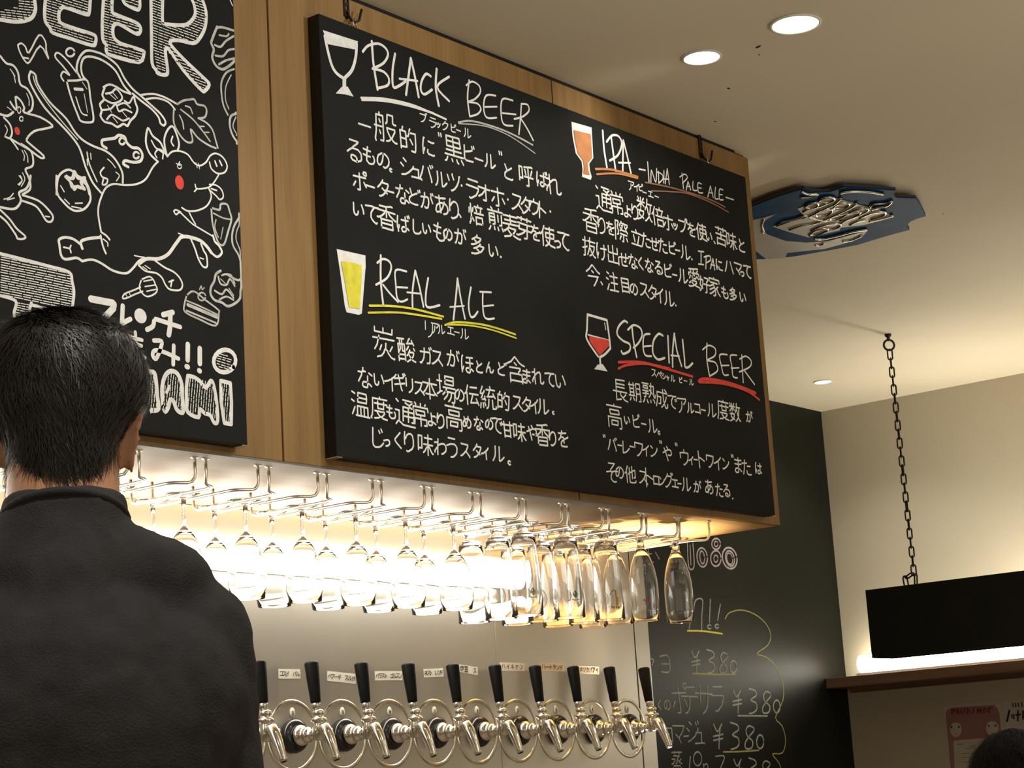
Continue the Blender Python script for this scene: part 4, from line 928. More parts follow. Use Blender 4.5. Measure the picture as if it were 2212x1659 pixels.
draw(B, 0, 380, 3.95, '''15 870 158 842 240 835 330 860 480
15 860 480 905 512 932 545
16 855 510 875 600 900 662
10 880 540 915 570 918 600
22 850 525 760 535 690 560 700 620
20 680 580 620 538 550 525 502 545 505 590 520 680 560 712 650 700 700 728
18 700 728 780 715 860 745 960 808 1070 832 1130 790 1180 730 1230 702
26 1190 745 1250 708 1350 708 1430 670 1490 590 1540 522
26 1540 522 1600 520 1700 550 1760 600 1800 655
18 1800 655 1850 692 1890 655 1868 600 1830 560 1815 510
13 540 610 590 622 602 655
13 590 622 602 595
10 1145 680 1190 690 1230 695
9 1520 490 1560 505
12 1480 302 1500 330 1530 312 1570 345 1640 410 1720 460 1812 515
12 1480 302 1500 290 1540 310
13 1550 272 1600 300 1680 296 1760 258 1800 180 1780 110
12 1610 310 1640 370 1665 412
12 1785 75 1840 80 1888 120 1902 180 1872 202 1840 170 1790 125
12 1800 110 1845 125
15 1625 540 1660 620 1690 710 1730 775 1765 770 1758 680 1735 640 1712 580
10 1705 700 1735 710
14 1180 762 1240 812 1330 830 1380 870 1410 930 1450 970 1530 975 1555 930 1530 870 1480 820 1400 780 1320 722
12 1440 905 1478 890
12 1465 890 1455 945
8 1215 775 1250 800
8 1235 765 1280 795
18 0 268 120 282 175 215 160 145 220 110 250 50 258 0
9 160 0 185 40 160 80
9 30 200 80 185 110 150
9 60 205 120 190
16 190 165 330 215 430 312 450 360 430 392 390 380 340 300 290 250 185 212
10 385 345 420 350
16 0 290 80 370 140 450 212 515 195 538 148 535 130 500 60 400 0 345
17 480 0 478 100 495 170 530 215 590 275 650 300 720 280 768 210 760 120 735 60 720 20
20 555 8 620 25 635 -20 665 25 722 15 685 55 720 115 660 88 630 118 612 68 555 8
10 515 85 545 135
10 550 200 590 240
10 610 262 690 278
10 640 235 700 232
P 16 1800 272 1870 290 1882 242 1935 245 1955 300 1972 370 1945 470 1910 582 1870 582 1840 520 1810 400 1800 272
P 12 1820 320 1900 360 1965 372
P 10 1840 375 1830 440 1860 525
P l 8 1900 440 1880 540
P 16 2070 330 2010 400 1980 490 1985 590 2035 680 2062 780 2068 850 2035 890 1980 868 1935 840
P 10 2072 385 2025 450 2012 540 2045 630 2075 740
P 19 1880 810 1840 840 1825 900 1798 950 1795 1010 1830 1060 1890 1080 1940 1112 2000 1090 2045 1045 2052 970 2085 900
P 15 1860 860 1880 920 1930 930 1960 880 2000 940
P 15 1830 980 1890 1010 1930 970 1990 1040
P 14 1870 1055 1930 1030 1990 1060
P 14 1890 850 1920 840 1970 850 2000 920
P l 8 1880 880 1920 920
P l 8 1950 960 1990 1020
12 1205 885 1270 860 1305 885 1325 930 1340 970 1320 1005 1260 1030 1215 1005 1188 950 1205 885
10 1225 900 1300 885
10 1235 945 1325 930
10 1250 985 1330 968
12 1195 950 1140 975 1060 1008 1045 1045 1080 1042 1150 1010 1215 985
l 6 1070 1010 1080 1030
l 6 1100 1000 1110 1020
P 14 1590 1020 1572 1090 1575 1160 1700 1225 1838 1278 1865 1170 1855 1140 1750 1060 1650 985 1590 1020
P l 26 1600 1100 1845 1205
P 12 1590 1065 1700 1110 1855 1185
P l 14 1590 1150 1840 1255
P e 12 1720 1030 32 34
P 9 1700 970 1715 940 1722 970 1740 955
25 0 665 150 702 400 768 585 822 612 900 628 1000 608 1140 575 1172 480 1160 265 1100
24 0 1022 130 1068 118 1160 120 1200
24 265 1085 252 1130 245 1210
l 52 775 1050 960 1085
l 50 970 1095 965 1130 875 1225
l 38 1045 1110 1038 1255
l 36 1045 1255 1110 1222
f e 0 1197 1195 50 66 -0.4
36 1252 1312 1300 1285 1312 1240
l 40 1470 1165 1390 1185
l 34 1325 1222 1535 1290
l 42 1450 1180 1448 1290 1437 1355
l 28 1098 1372 1208 1402
l 28 1095 1418 1205 1450
28 1152 1335 1158 1430 1165 1500
28 1110 1440 1170 1500 1235 1552
32 1310 1405 1375 1412 1368 1470 1330 1560 1300 1530 1320 1490 1400 1505 1520 1560
l 34 1480 1450 1475 1608
l 42 1600 1440 1598 1570
l 42 1702 1475 1702 1600'''.replace('f e 0 1197', 'f e 0 1197'))
draw(B, 0, 640, 3.95, '''l 38 1588 600 1600 603
l 38 1695 635 1702 638
e 32 1915 553 92 98 0.6
34 1215 590 1260 640 1315 655 1332 750 1340 850 1350 960 1290 975
34 1390 945 1380 800 1402 690 1450 640 1510 660 1548 750 1552 850 1562 980 1530 988 1500 955 1480 900 1450 885 1432 950 1408 982 1390 945
l 26 1442 770 1420 820
30 1600 680 1588 780 1590 900 1600 990 1690 1032 1702 965 1745 1000 1790 1015 1825 1080 1855 1060 1845 900 1820 760 1795 722 1752 780 1700 722 1650 690 1600 680
l o 30 1882 722 1962 742 1972 900 1970 1092 1912 1082 1885 900''')
B.finish(art, {RE: 'red_cheek', PA: 'faded_drawing', WH: 'drawing'})

# ---- dark chalk wall writing and its brace
D = Ink(1, Y_DARK)
MATS['grey_chalk'] = mat('grey_chalk', (.34, .34, .31), .85, vary=.3, scale=70, spec=.1)
GC = 'grey_chalk'


def yen380(x, y, k=1.0, cut=False):
    t = '''9 5 10 20 45 32 52 55 10
9 45 35 40 90 38 160
9 5 85 62 72
9 5 110 62 98
9 110 0 150 15 158 45 122 75 155 95 162 130 145 155 112 165
9 255 35 225 20 205 45 215 85 245 115 240 155 205 160 200 125 225 85 250 55 255 35
e 9 292 118 22 42'''
    draw(D, 1300 + x / 3.196, 1140 + y / 3.196, 3.196 / k, t, GC)


draw(D, 1300, 1140, 3.196, '''K 9 590 110 600 272 636 266 628 110
K 8 608 120 614 255
K e 10 692 205 36 66 -0.1
K e 9 692 205 16 44 -0.1
K e 10 788 112 30 38
K e 8 788 112 12 18
K e 10 786 212 36 54
K e 8 786 214 14 24
K e 11 882 210 50 74 -0.2
K e 10 884 212 30 54 -0.2
K e 8 882 214 20 40 -0.2
K 9 470 130 528 122 526 155 480 160
K 9 478 192 534 182 530 212 505 222
K 7 300 182 342 180
K 7 320 150 328 220
K 7 300 235 355 238
K 7 318 225 328 300
K 7 370 170 395 215
9 628 615 640 520 660 492 695 500 690 600 688 712
9 748 495 742 655
9 818 528 798 640
e 9 742 684 13 13
e 9 794 680 13 13
9 600 700 612 640
Y 10 590 712 700 714 830 732
D 7 850 630 878 588 960 568 1050 595 1125 655 1165 735 1145 810 1070 868 1130 892 1200 955 1248 1070 1250 1190 1198 1310 1245 1370 1268 1470 1245 1555 1178 1562 1220 1620 1238 1670
9 400 888 458 888 466 990 410 995
9 410 940 462 940
9 340 905 356 915 345 950
D 9 625 1006 760 1012 922 1012
9 938 1298 1142 1300
D 9 838 1548 960 1545 1082 1536''', GC)
yen380(615, 842); yen380(900, 1110, 1.05); yen380(765, 1345, 1.12); yen380(905, 1590, 1.0)
for it in 'く1424,1523,20 の1441,1523,20 ポ1468,1508,62 テ1490,1512,56 サ1521,1511,60 ラ1550,1510,52 ロ1443,1588,30 マ1466,1586,36 ー1482,1590,12 ジ1496,1580,44 ュ1511,1595,24 蒸1462,1644,40'.split():
    v = it[1:].split(','); D.glyph(it[0], float(v[0]), float(v[1]), float(v[2]), 2.8, GC, 1.0)
draw(D, 1300, 1140, 3.196, '''9 610 1580 604 1659
e 9 660 1595 28 48
8 700 1630 705 1680
8 700 1645 725 1630 735 1680
8 785 1578 845 1580 815 1665''', GC)
D.finish(wall_back, {GC: 'chalk_writing', 'rosy_chalk': 'rosy_price', YE: 'yellow_underline', 'dull_yellow_chalk': 'yellow_brace'})

# ------------------------------------------------------------------ board hooks
def hook(px, ytop, ybot, label):
    p = on(px, ybot, 1, Y_BOARD + .010); q_ = on(px - 3, ytop, 1, Y_FASC - .006)
    r = empty('hanging_hook', (p.x, p.y, p.z)); tag(r, label, 'hook', 'hooks holding up the wide chalkboard')
    h = max(.05, q_.z - p.z); w = .0075
    m = MB(); n = int(h / .014)
    y0, y1 = Y_FASC - .0035 - p.y, Y_FASC - .0008 - p.y
    x = -.004
    m.box((x - w, y0, .02), (x - w * .45, y1, .02 + n * .014)); m.box((x + w * .45, y0, .02), (x + w, y1, .02 + n * .014))
    for i in range(n + 1): m.box((x - w * .45, y0, .016 + i * .014), (x + w * .45, y1, .022 + i * .014))
    m.build('perforated_strap', M_IRON, r)
    m = MB(); m.tube([(-.004, y0 + .001, .030), (-.003, y0 - .008, .012), (.004, y0 - .014, .006), (.013, y0 - .016, .012), (.019, y0 - .016, .030), (.022, y0 - .016, .038)], .0028, 8); m.build('hook_arm', M_IRON, r)
    m = MB(); m.tube([(.004 + .011 * math.cos(a), y0 - .012 + .006 * math.cos(a), .003 + .011 * math.sin(a)) for a in [2 * math.pi * i / 16 for i in range(16)]], .0014, 6, closed=True); m.build('ring', M_CHROME, r)
    return r


hook(768, -60, 52, 'black perforated strap and hook at the top left corner of the wide chalkboard')
hook(1532, 306, 352, 'black perforated strap and hook at the top right corner of the wide chalkboard')

# ------------------------------------------------------------------ ceiling downlights
def downlight(p, rad, label):
    r = empty('downlight', (p.x, p.y, p.z)); tag(r, label, 'ceiling light', 'round recessed downlights in the ceiling')
    m = MB(); m.lathe([(rad * 1.02, -.0005), (rad * 1.14, -.0005), (rad * 1.13, -.004), (rad * 1.02, -.005), (rad * .99, -.002)], 40); m.build('trim_ring', M_TRIM, r)
    m = MB(); m.lathe([(1e-7, -.0032), (rad, -.003), (rad, -.0008), (1e-7, -.0008)], 40); m.build('lamp', M_LAMP, r)
    return r


downlight(DL[0], .050, 'large white downlight nearest the top edge of the picture')
downlight(DL[1], .040, 'white downlight close to the oak bulkhead, above the wide chalkboard')
downlight(DL[2], .034, 'far small white downlight above the corner where dark and beige walls meet')
for i, p in enumerate(DLX): pass

# ------------------------------------------------------------------ blue tin sign under the ceiling
ZS = Z_CEIL - .022
sg = empty('tin_sign', (0, 0, 0)); tag(sg, 'glossy blue embossed tin sign with silver script mounted flat under the ceiling', 'sign')
SO, SX, SY = 4.424, 1560, 360
sp = lambda x, y, z=ZS: on(SX + x / SO, SY + y / SO, 2, z)
M_BLUE = mat('blue_enamel', (.006, .052, .135), .4, vary=.3, scale=9, bump=.12, bscale=14, spec=.03)
M_SBG = mat('beige_enamel', (.45, .42, .33), .35, vary=.1, scale=10)
M_SIL = mat('silver_relief', (.78, .75, .66), .18, metal=1, vary=.05)
M_BACK = mat('brown_backing', (.05, .03, .018), .6, vary=.2)
out = q('150 480 295 372 500 290 780 205 850 235 960 240 1030 235 1160 190 1400 202 1660 222 1640 262 1660 290 1850 296 1882 340 1945 470 1870 490 1800 520 1765 560 1790 600 1560 662 1300 742 1000 800 700 852 420 880 300 882 200 850 120 760 90 620')
def slab(pts, z0, z1, name, m_, par):
    n = len(pts); A_ = [sp(x, y) for x, y in pts]
    v = [(p.x, p.y, z0) for p in A_] + [(p.x, p.y, z1) for p in A_]
    m = MB(); m.add(v, [tuple(range(n)), tuple(range(2 * n - 1, n - 1, -1))] + [(i, (i + 1) % n, n + (i + 1) % n, n + i) for i in range(n)])
    o = m.build(name, m_, par)
    bm = bmesh.new(); bm.from_mesh(o.data); bmesh.ops.recalc_face_normals(bm, faces=bm.faces); bm.to_mesh(o.data); bm.free()
    return o
slab(out, ZS + .002, ZS + .008, 'backing_board', M_BACK, sg)
bevel(slab(out, ZS - .002, ZS + .002, 'enamel_plate', M_BLUE, sg), .0015, 3)
m = MB(); m.box((sp(900, 500).x - .015, sp(900, 500).y - .015, ZS + .012), (sp(900, 500).x + .015, sp(900, 500).y + .015, Z_CEIL)); m.build('ceiling_mount', M_BACK, sg)
slab(q('200 520 380 480 510 440 400 505 370 580 430 640 600 700 800 714 1010 700 1390 596 1330 665 1150 726 980 772 620 812 600 862 420 872 330 800 220 700'), ZS - .0045, ZS - .0022, 'beige_band', M_SBG, sg)
slab(q('720 390 900 320 1040 278 1230 330 1420 385 1500 400 1560 430 1640 468 1350 545 1130 570 1120 595 820 662 640 612 480 560 780 452'), ZS - .0045, ZS - .0022, 'script_ground', M_SBG, sg)
m = MB()
for ln in '''520 562 640 520 800 480 900 440 1000 390 1080 355 1135 300
640 600 760 560 860 545 990 500 1150 430 1230 390 1285 350
560 530 700 500 790 470 900 500 1005 515
830 655 900 600 1000 590 1000 610 900 650 830 655
850 610 960 560 1100 540 1135 560 1080 590 1010 600
1135 540 1200 500 1300 465 1400 410 1320 395 1230 430 1100 500 1030 500 1050 480 1150 450 1320 430 1260 475 1120 510
790 385 830 355 900 345 915 370 850 398 790 385
920 330 960 300 1040 290 1075 310 1010 340 920 330
1060 390 1110 352 1200 348 1215 365 1170 392 1080 400 1060 390
890 445 950 410 1040 405 1050 430 1000 462 910 470 890 445
1220 555 1290 520 1365 510
1310 490 1430 440 1545 430 1550 460 1420 500
1400 520 1500 500 1632 465
1410 395 1440 360 1550 350 1620 330 1580 370 1490 390 1420 410
880 690 960 690 1100 660 1250 620 1385 600
890 745 930 750 975 730
1145 712 1240 700 1335 655
770 430 830 400 920 380 1000 350
1120 255 1220 235 1400 240 1540 265
760 240 830 262 910 262 860 285 740 300
380 620 400 640
400 500 380 560 400 620'''.split('\n'):
    P_ = catmull(q(ln), 4); m.tube([sp(x, y, ZS - .006) for x, y in P_], .0042, 6)
m.build('script_and_glints', M_SIL, sg)  # script strokes, plus silver tubes added as highlight streaks along the upper edge

# ------------------------------------------------------------------ hanging black panel lamp shade and chain
CH = on(1918, 722, 2, Z_CEIL)
X_P = CH.x
pt = on(1868, 1275, 0, X_P); pb = on(1884, 1422, 0, X_P)
y1 = (pt.y + pb.y) / 2; y0 = y1 - 1.75; zt, zb = pt.z, pb.z; TH = .125 * S
pn = empty('lamp_screen', (0, 0, 0)); tag(pn, 'matt black box panel hanging on a chain in front of the beige wall', 'panel')
m = MB(); m.box((X_P, y0, zb), (X_P + .016, y1, zt)); bevel(m.build('front_board', M_PANEL, pn), .0015)
m = MB(); m.box((X_P + TH - .016, y0, zb), (X_P + TH, y1, zt)); bevel(m.build('back_board', M_PANEL, pn), .0015)
m = MB(); m.box((X_P + .016, y1 - .016, zb), (X_P + TH - .016, y1, zt)); m.build('end_board', M_PANEL, pn)
m = MB(); m.box((X_P + .016, y0, zb), (X_P + TH - .016, y0 + .016, zt)); m.build('end_board', M_PANEL, pn)
m = MB(); m.box((X_P + .016, y0 + .016, zb + .004), (X_P + TH - .016, y1 - .016, zb + .016)); m.build('bottom_board', M_PANEL, pn)
cb = on(1968, 1262, 0, X_P + TH * .5)


def chain(top, bot, label):
    r = empty('chain', tuple(top)); tag(r, label, 'chain', 'chains carrying the black panel')
    m = MB(); m.lathe([(.0001, .0), (.013, .0), (.012, -.008), (.006, -.012), (.006, -.026), (.0001, -.027)], 16); m.build('ceiling_hook', M_IRON, r)
    m = MB(); m.tube([(0 + .020 * math.sin(a) * .7, -.020 * math.sin(a) * .72, -.042 + .020 * math.cos(a)) for a in [2 * math.pi * i / 20 for i in range(20)]], .0042, 8, closed=True); m.build('eye_ring', M_IRON, r)
    L = (top.z - .062) - (bot.z + .0); n = int(round(L / .0345)); st = L / n
    lm = None; off = Vector((bot.x - top.x, bot.y - top.y, 0))
    for i in range(n):
        hh, ww = st / 2 + .0035, .0088
        if lm is None:
            m = MB(); P_ = []
            for k in range(20):
                a = 2 * math.pi * k / 20; P_.append((ww * math.sin(a), 0, (hh - ww) * (1 if math.cos(a) >= 0 else -1) + ww * math.cos(a)))
            m.tube(P_, .0030, 6, closed=True); o = m.build('chain_link', M_IRON, r); lm = o.data
        else:
            o = bpy.data.objects.new('chain_link', lm); C.objects.link(o); o.parent = r
        t = (i + .5) / n
        o.location = off * t + Vector((0, 0, -.062 - st * (i + .5))); o.rotation_euler = (0, 0, R_(-52 + 90 * (i % 2) + rnd.uniform(-8, 8)))
    return r


bot = Vector((X_P + TH * .5, CH.y, zt + .045))
chain(Vector((X_P + TH * .5, CH.y, Z_CEIL)) if False else CH, Vector((CH.x + .012, CH.y, zt + .035)), 'black iron chain running from the ceiling to the hanging panel')
sl = empty('chain_sling', (CH.x, CH.y, zt)); tag(sl, 'short black chain loop joining the long chain to the top of the hanging panel', 'chain')
for (a, b) in (((.012, 0, .040), (.008, .014, .032)),):
    pass
def link(par, c, d, hh=.021, ww=.0088, yaw=0):
    m = MB(); P_ = []
    z_ = Vector(d).normalized(); x_ = z_.orthogonal().normalized(); x_ = Matrix.Rotation(yaw, 3, z_) @ x_
    for k in range(20):
        a = 2 * math.pi * k / 20; P_.append(Vector(c) + x_ * ww * math.sin(a) + z_ * ((hh - ww) * (1 if math.cos(a) >= 0 else -1) + ww * math.cos(a)))
    m.tube(P_, .0030, 6, closed=True); m.build('chain_link', M_IRON, par)
link(sl, (.010, .018, .034), (.1, 1, -.45), .019, .008, 1.2)
link(sl, (.010, .036, .013), (0, .08, 1), .022, .0088, .7)
link(sl, (.013, -.004, .014), (0, -.1, 1), .024, .0075, 2.2)

# shelf and its lamp
sf = empty('wall_shelf', (0, 0, 0)); tag(sf, 'dark reddish wooden shelf along the beige wall, lit from above', 'shelf')
SH = on(1782.5, 1465.8, 1, Y_DARK); xs = SH.x; zs1 = SH.z; zs0 = on(1788.6, 1488, 1, Y_DARK).z
m = MB(); m.box((xs, .4, zs0), (X_WALL - .001, Y_DARK - .001, zs1)); bevel(m.build('board', M_WOODY, sf), .002)
m = MB(); m.box((X_WALL - .05, .4, zs0 - .02), (X_WALL - .001, Y_DARK - .04, zs0)); m.build('batten', M_WOODY, sf)
lp = empty('shelf_lamp', (0, 0, 0)); tag(lp, 'long glowing tube lamp on the wall shelf behind the hanging black panel', 'lamp')
yl1 = on(1862, 1440, 0, X_WALL - .08).y
m = MB(); m.tube([(X_WALL - .085, y, zs1 + .052) for y in (.6, yl1)], .038, 18); m.build('tube', M_SLAMP, lp)
m = MB(); m.box((X_WALL - .12, .58, zs1), (X_WALL - .05, yl1 + .01, zs1 + .012)); m.build('lamp_base', M_TRIM, lp)

# posters under the shelf
def wp(x, y): return on(x, y, 0, X_WALL)
def poster(c, label, name='poster'):
    P_ = [wp(*p) for p in c]; r = empty(name, (0, 0, 0)); tag(r, label, 'poster')
    m = MB(); f = [(X_WALL - .0012, p.y, p.z) for p in P_]; b = [(X_WALL - .0002, p.y, p.z) for p in P_]
    m.add(f + b, [(0, 1, 2, 3), (7, 6, 5, 4), (0, 4, 5, 1), (1, 5, 6, 2), (2, 6, 7, 3), (3, 7, 4, 0)]); m.build('paper', M_PAPER, r)
    return r
M_PAPER = mat('poster_paper', (.50, .45, .38), .8, vary=.05)
M_PINK = mat('pink_print', (.30, .15, .14), .8, vary=.15); M_PRED = mat('dark_red_print', (.22, .03, .03), .8); M_GRY = mat('grey_print', (.25, .2, .18), .8)
po = poster([(2037, 1525.5), (2160, 1515), (2186, 1730), (2060, 1745)], 'pink printed poster with two drawn faces on the beige wall below the shelf')
K = Ink(0, X_WALL, -1, .0020)
KC = dict(CM); CM.update({'N': 'pink_print', 'G': 'grey_print', 'X': 'dark_red_print', 'T': 'black_ink', 'Q': 'poster_paper', 'U': 'orange_marker'})
draw(K, 1760, 1430, 4.894, '''N f 0 1385 545 1400 510 1440 485 1650 470 1900 455 1935 490 1955 540 1970 700 1985 800 1900 810 1850 800 1530 825 1500 830 1470 830 1480 1121 1440 1121''')
draw(K, 1760, 1430, 4.894, '''X l 16 1455 500 1455 550
X l 13 1455 505 1490 502
X l 13 1458 525 1485 522
X l 14 1505 550 1510 500 1530 548
X l 13 1550 495 1552 545
X l 12 1590 495 1575 545
X l 14 1615 492 1618 542
X l 12 1630 500 1655 540
X l 14 1680 490 1682 540
X l 14 1720 545 1725 492 1745 530 1760 490 1765 540
X l 14 1790 490 1792 535
X l 13 1810 490 1830 530
X l 14 1845 485 1848 535
X l 12 1850 488 1880 485
Q f e 0 1495 715 62 78
Q f e 0 1880 700 66 80
Q f 0 1505 850 1700 835 1930 815 1945 900 1950 930 1700 925 1510 935
Q f 0 1500 945 1700 935 1950 940 1985 1150 1510 1150
N l 14 1965 820 1985 940''', WH, .0026)
draw(K, 1760, 1430, 4.894, '''T f e 0 1450 690 9 12
T f e 0 1527 688 9 12
T f e 0 1843 675 9 12
T f e 0 1915 672 9 12
N f 0 1430 660 1450 600 1500 590 1550 620 1560 680 1520 640 1480 640
N f 0 1820 650 1850 600 1900 590 1940 620 1950 660 1910 625 1860 625
G 7 1485 760 1500 768
G 7 1870 750 1890 752
G l 8 1510 872 1580 868
G l 8 1650 890 1700 885
G l 6 1600 915 1900 900
G l 6 1560 970 1640 965
G l 6 1560 1010 1640 1005
G l 6 1565 1060 1640 1055''', WH, .0032)
K.finish(po, {'pink_print': 'pink_print', 'poster_paper': 'white_area', 'dark_red_print': 'title', 'grey_print': 'small_print', 'black_ink': 'drawn_eye'})
po2 = poster([(2166, 1514), (2290, 1503), (2318, 1720), (2192, 1732)], 'cream handwritten poster at the right edge beside the pink poster')
K = Ink(0, X_WALL, -1, .0022)
draw(K, 1760, 1430, 4.894, '''T l 10 2095 440 2100 475
T l 10 2125 435 2128 472
T l 10 2150 435 2160 470
T l 10 2190 430 2195 468
T 18 2060 515 2050 560 2035 625
T 12 2085 560 2090 590
T 12 2105 555 2110 600
T 14 2150 515 2150 620
T 14 2130 560 2175 555
T 16 2205 520 2205 600
U f e 0 2145 745 50 38
T l 8 2110 832 2180 830
T l 8 2120 870 2180 868''')
K.finish(po2, {'black_ink': 'handwriting', 'orange_marker': 'food_picture'})

# ------------------------------------------------------------------ bar strip lamp
bl = empty('bar_lamp', (0, 0, 0)); tag(bl, 'bright tube lamp on the steel wall behind the hanging wine glasses', 'lamp')
zl, yl = EYE + .392 * S, Y_STEEL - .052
m = MB(); m.box((.5, Y_STEEL - .022, zl - .03), (2.82 * S, Y_STEEL - .0005, zl + .03)); m.build('backplate', M_TRIM, bl)
m = MB(); m.tube([(x, yl, zl) for x in (.52, 1.5, 2.5, 2.80 * S)], .036, 18); m.build('tube', M_STRIP, bl)
for x in (.50, 2.80 * S): m = MB(); m.lathe([(.0001, 0), (.038, 0), (.038, .016), (.0001, .016)], 20, 0, Matrix.Translation((x, yl, zl)) @ Matrix.Rotation(math.pi / 2, 4, 'Y')); m.build('end_cap', M_TRIM, bl)

# ------------------------------------------------------------------ glass racks
ZW = EYE + .435 * S; YP = 1.95 * S; YE_ = 2.142 * S; RW = .0031
PITCH_X = .1158 * S
UX = [1.704 * S - PITCH_X * 2, 1.704 * S - PITCH_X] + [v * S for v in (1.706, 1.824, 1.943, 2.060, 2.177, 2.293, 2.411, 2.527, 2.643, 2.760, 2.873, 2.979)]
hw, hc = .049 * S, .020 * S


def rack(x, label):
    r = empty('glass_rack', (x, YP, Z_SOF)); tag(r, label, 'glass rack', 'wire glass racks under the bulkhead')
    zd = ZW - Z_SOF
    for sx in (-1, 1):
        P_ = [(sx * hw, 0, -.0005), (sx * hw, 0, zd + .018), (sx * hw, .001, zd + .009), (sx * (hw - .003), .005, zd + .002), (sx * (hw - .010), .009, zd), (sx * (hc + .008), .020, zd), (sx * (hc + .002), .027, zd), (sx * hc, .036, zd)]
        ye = YE_ - YP
        P_ += [(sx * hc, .12, zd), (sx * hc, ye - .014, zd), (sx * hc, ye - .005, zd + .003), (sx * hc, ye - .001, zd + .010), (sx * hc, ye, zd + .020), (sx * hc, ye, -.0005)]
        m = MB(); m.tube(P_, RW, 10); m.build('rail', M_WIRE, r)
        m = MB(); m.lathe([(.0001, -.0002), (.0075, -.0002), (.0070, -.0025), (.0001, -.003)], 16, 0, Matrix.Translation((sx * hw, 0, 0))); m.build('mounting_disc', M_WIRE, r)
    return r


for i, x in enumerate(UX):
    k = len(UX) - i
    rack(x, 'chrome wire glass rack, %s from the right end of the row' % ORD[k - 1] if k > 1 else 'chrome wire glass rack at the right end of the row')

# ------------------------------------------------------------------ hanging glasses (built upside down, origin at the top of the foot)
def wine_glass():
    r = empty('wine_glass')
    m = MB(); m.lathe([(1e-6, 0), (.030, -.0008), (.0335, -.0018), (.0335, -.0030), (.028, -.0042), (.012, -.0068), (.0065, -.0115), (.0048, -.018), (1e-6, -.018)], 32); m.build('foot', M_GLASS, r)
    m = MB(); m.lathe([(.0048, -.0182), (.0036, -.03), (.0034, -.05), (.0042, -.058), (.0058, -.0625), (.0001, -.0626)], 16); m.build('stem', M_GLASS, r)
    o_ = [(.0001, -.0628), (.0058, -.0632), (.0105, -.069), (.0185, -.080), (.0252, -.092), (.0305, -.105), (.0345, -.118), (.0368, -.132), (.0372, -.146), (.0360, -.166), (.0328, -.190)]
    i_ = [(r_ - .0009, z - .0009) for k, (r_, z) in enumerate(o_[3:], 3)]
    m = MB(); m.lathe(o_ + [(.0324, -.1906), (.0319, -.190)] + [(a, b) for a, b in reversed(i_[:-1])] + [(.011, -.0755), (.0001, -.0725)], 40); m.build('bowl', M_GLASS, r)
    return r


def beer_glass(tall):
    r = empty('beer_glass')
    if tall == 1:
        ft = [(1e-6, 0), (.031, -.0008), (.0345, -.002), (.0345, -.0034), (.026, -.0055), (.012, -.0085), (.009, -.013), (1e-6, -.013)]
        st = [(.0088, -.0132), (.0078, -.020), (.0085, -.028), (.0001, -.0281)]
        o_ = [(.0001, -.0283), (.0090, -.0285), (.0120, -.036), (.0185, -.050), (.0248, -.066), (.0298, -.085), (.0330, -.106), (.0344, -.128), (.0342, -.150), (.0334, -.175), (.0328, -.203)]
        i0 = 2
    else:
        ft = [(1e-6, 0), (.033, -.0008), (.0365, -.002), (.0365, -.0040), (.030, -.0062), (.016, -.010), (.013, -.014), (1e-6, -.014)]
        st = [(.0128, -.0142), (.0115, -.018), (.014, -.023), (.0001, -.0231)]
        o_ = [(.0001, -.0233), (.017, -.0235), (.0235, -.028), (.0265, -.036), (.0285, -.055), (.0315, -.085), (.0335, -.12), (.0348, -.16), (.0354, -.205)]
        i0 = 3
    m = MB(); m.lathe(ft, 32); m.build('foot', M_GLASS, r)
    m = MB(); m.lathe(st, 20); m.build('stem', M_GLASS, r)
    t = .0010; i_ = [(a - t, b - .0006) for a, b in o_[i0:]]
    e = o_[-1]
    m = MB(); m.lathe(o_ + [(e[0] - .0006, e[1] - .0009)] + [(i_[-1][0], e[1])] + list(reversed(i_[:-1])) + [(i_[0][0] * .5, i_[0][1] + .002), (.0001, i_[0][1] + .003)], 40); m.build('bowl', M_GLASS, r)
    return r


M_PRT = {'red': mat('red_glass_print', (.65, .06, .04), .5), 'green': mat('green_glass_print', (.05, .22, .09), .5), 'yellow': mat('yellow_glass_print', (.80, .45, .02), .5), 'brown': mat('brown_glass_print', (.10, .06, .05), .5)}


def print_on(g, rfun, kind, ang):
    """small printed marks wrapped round the bowl"""
    def wrap(pts, z0, c, w=.0011, scale=.001):
        m = M_.setdefault(c, MB())
        for ln in pts:
            P_ = []
            for u, v in ln:
                z = z0 + v * scale; rr = rfun(z) + .0006; a = ang + u * scale / rr
                P_.append((rr * math.cos(a), rr * math.sin(a), z))
            m.tube(P_, w / 2, 4)
    M_ = {}
    if kind == 'red':
        T = [[(-9, 2), (-7, 5), (-5, 2), (-7, -1), (-9, 2)], [(-5, 5), (-4, -1)], [(-3, -5), (-2, 4), (1, 4), (1, 0), (-2, 0)], [(3, 2), (5, 5), (7, 2), (5, -1), (3, 2)], [(8, -1), (9, -1)], [(-6, -7), (0, -8), (5, -7)]]
        wrap(T, -.160, 'red', .0016)
    elif kind == 'green':
        wrap([[(-6, 8), (0, 16), (6, 8), (0, 0), (-6, 8)], [(-4, 8), (4, 8)], [(0, 2), (0, 15)], [(-9, -3), (-4, -5), (4, -5), (9, -3)], [(-3, 5), (3, 12)]], -.165, 'green', .0018)
    else:
        wrap([[(0, 22 - k * 2.2), (7 if 6 < k < 15 else 3, 22 - k * 2.2)] for k in range(18)], -.165, 'yellow', .0026)
        wrap([[(-14, 12), (-9, 20), (-2, 24)], [(-13, -12), (-10, -15), (-12, -18)], [(-8, -14), (-6, -19), (-4, -14)], [(-1, -15), (1, -19), (3, -15)], [(5, -14), (6, -20), (8, -14)]], -.165, 'brown', .0018)
    for c, m in M_.items(): m.build(c + '_print', M_PRT[c], g, c + ' printed mark')


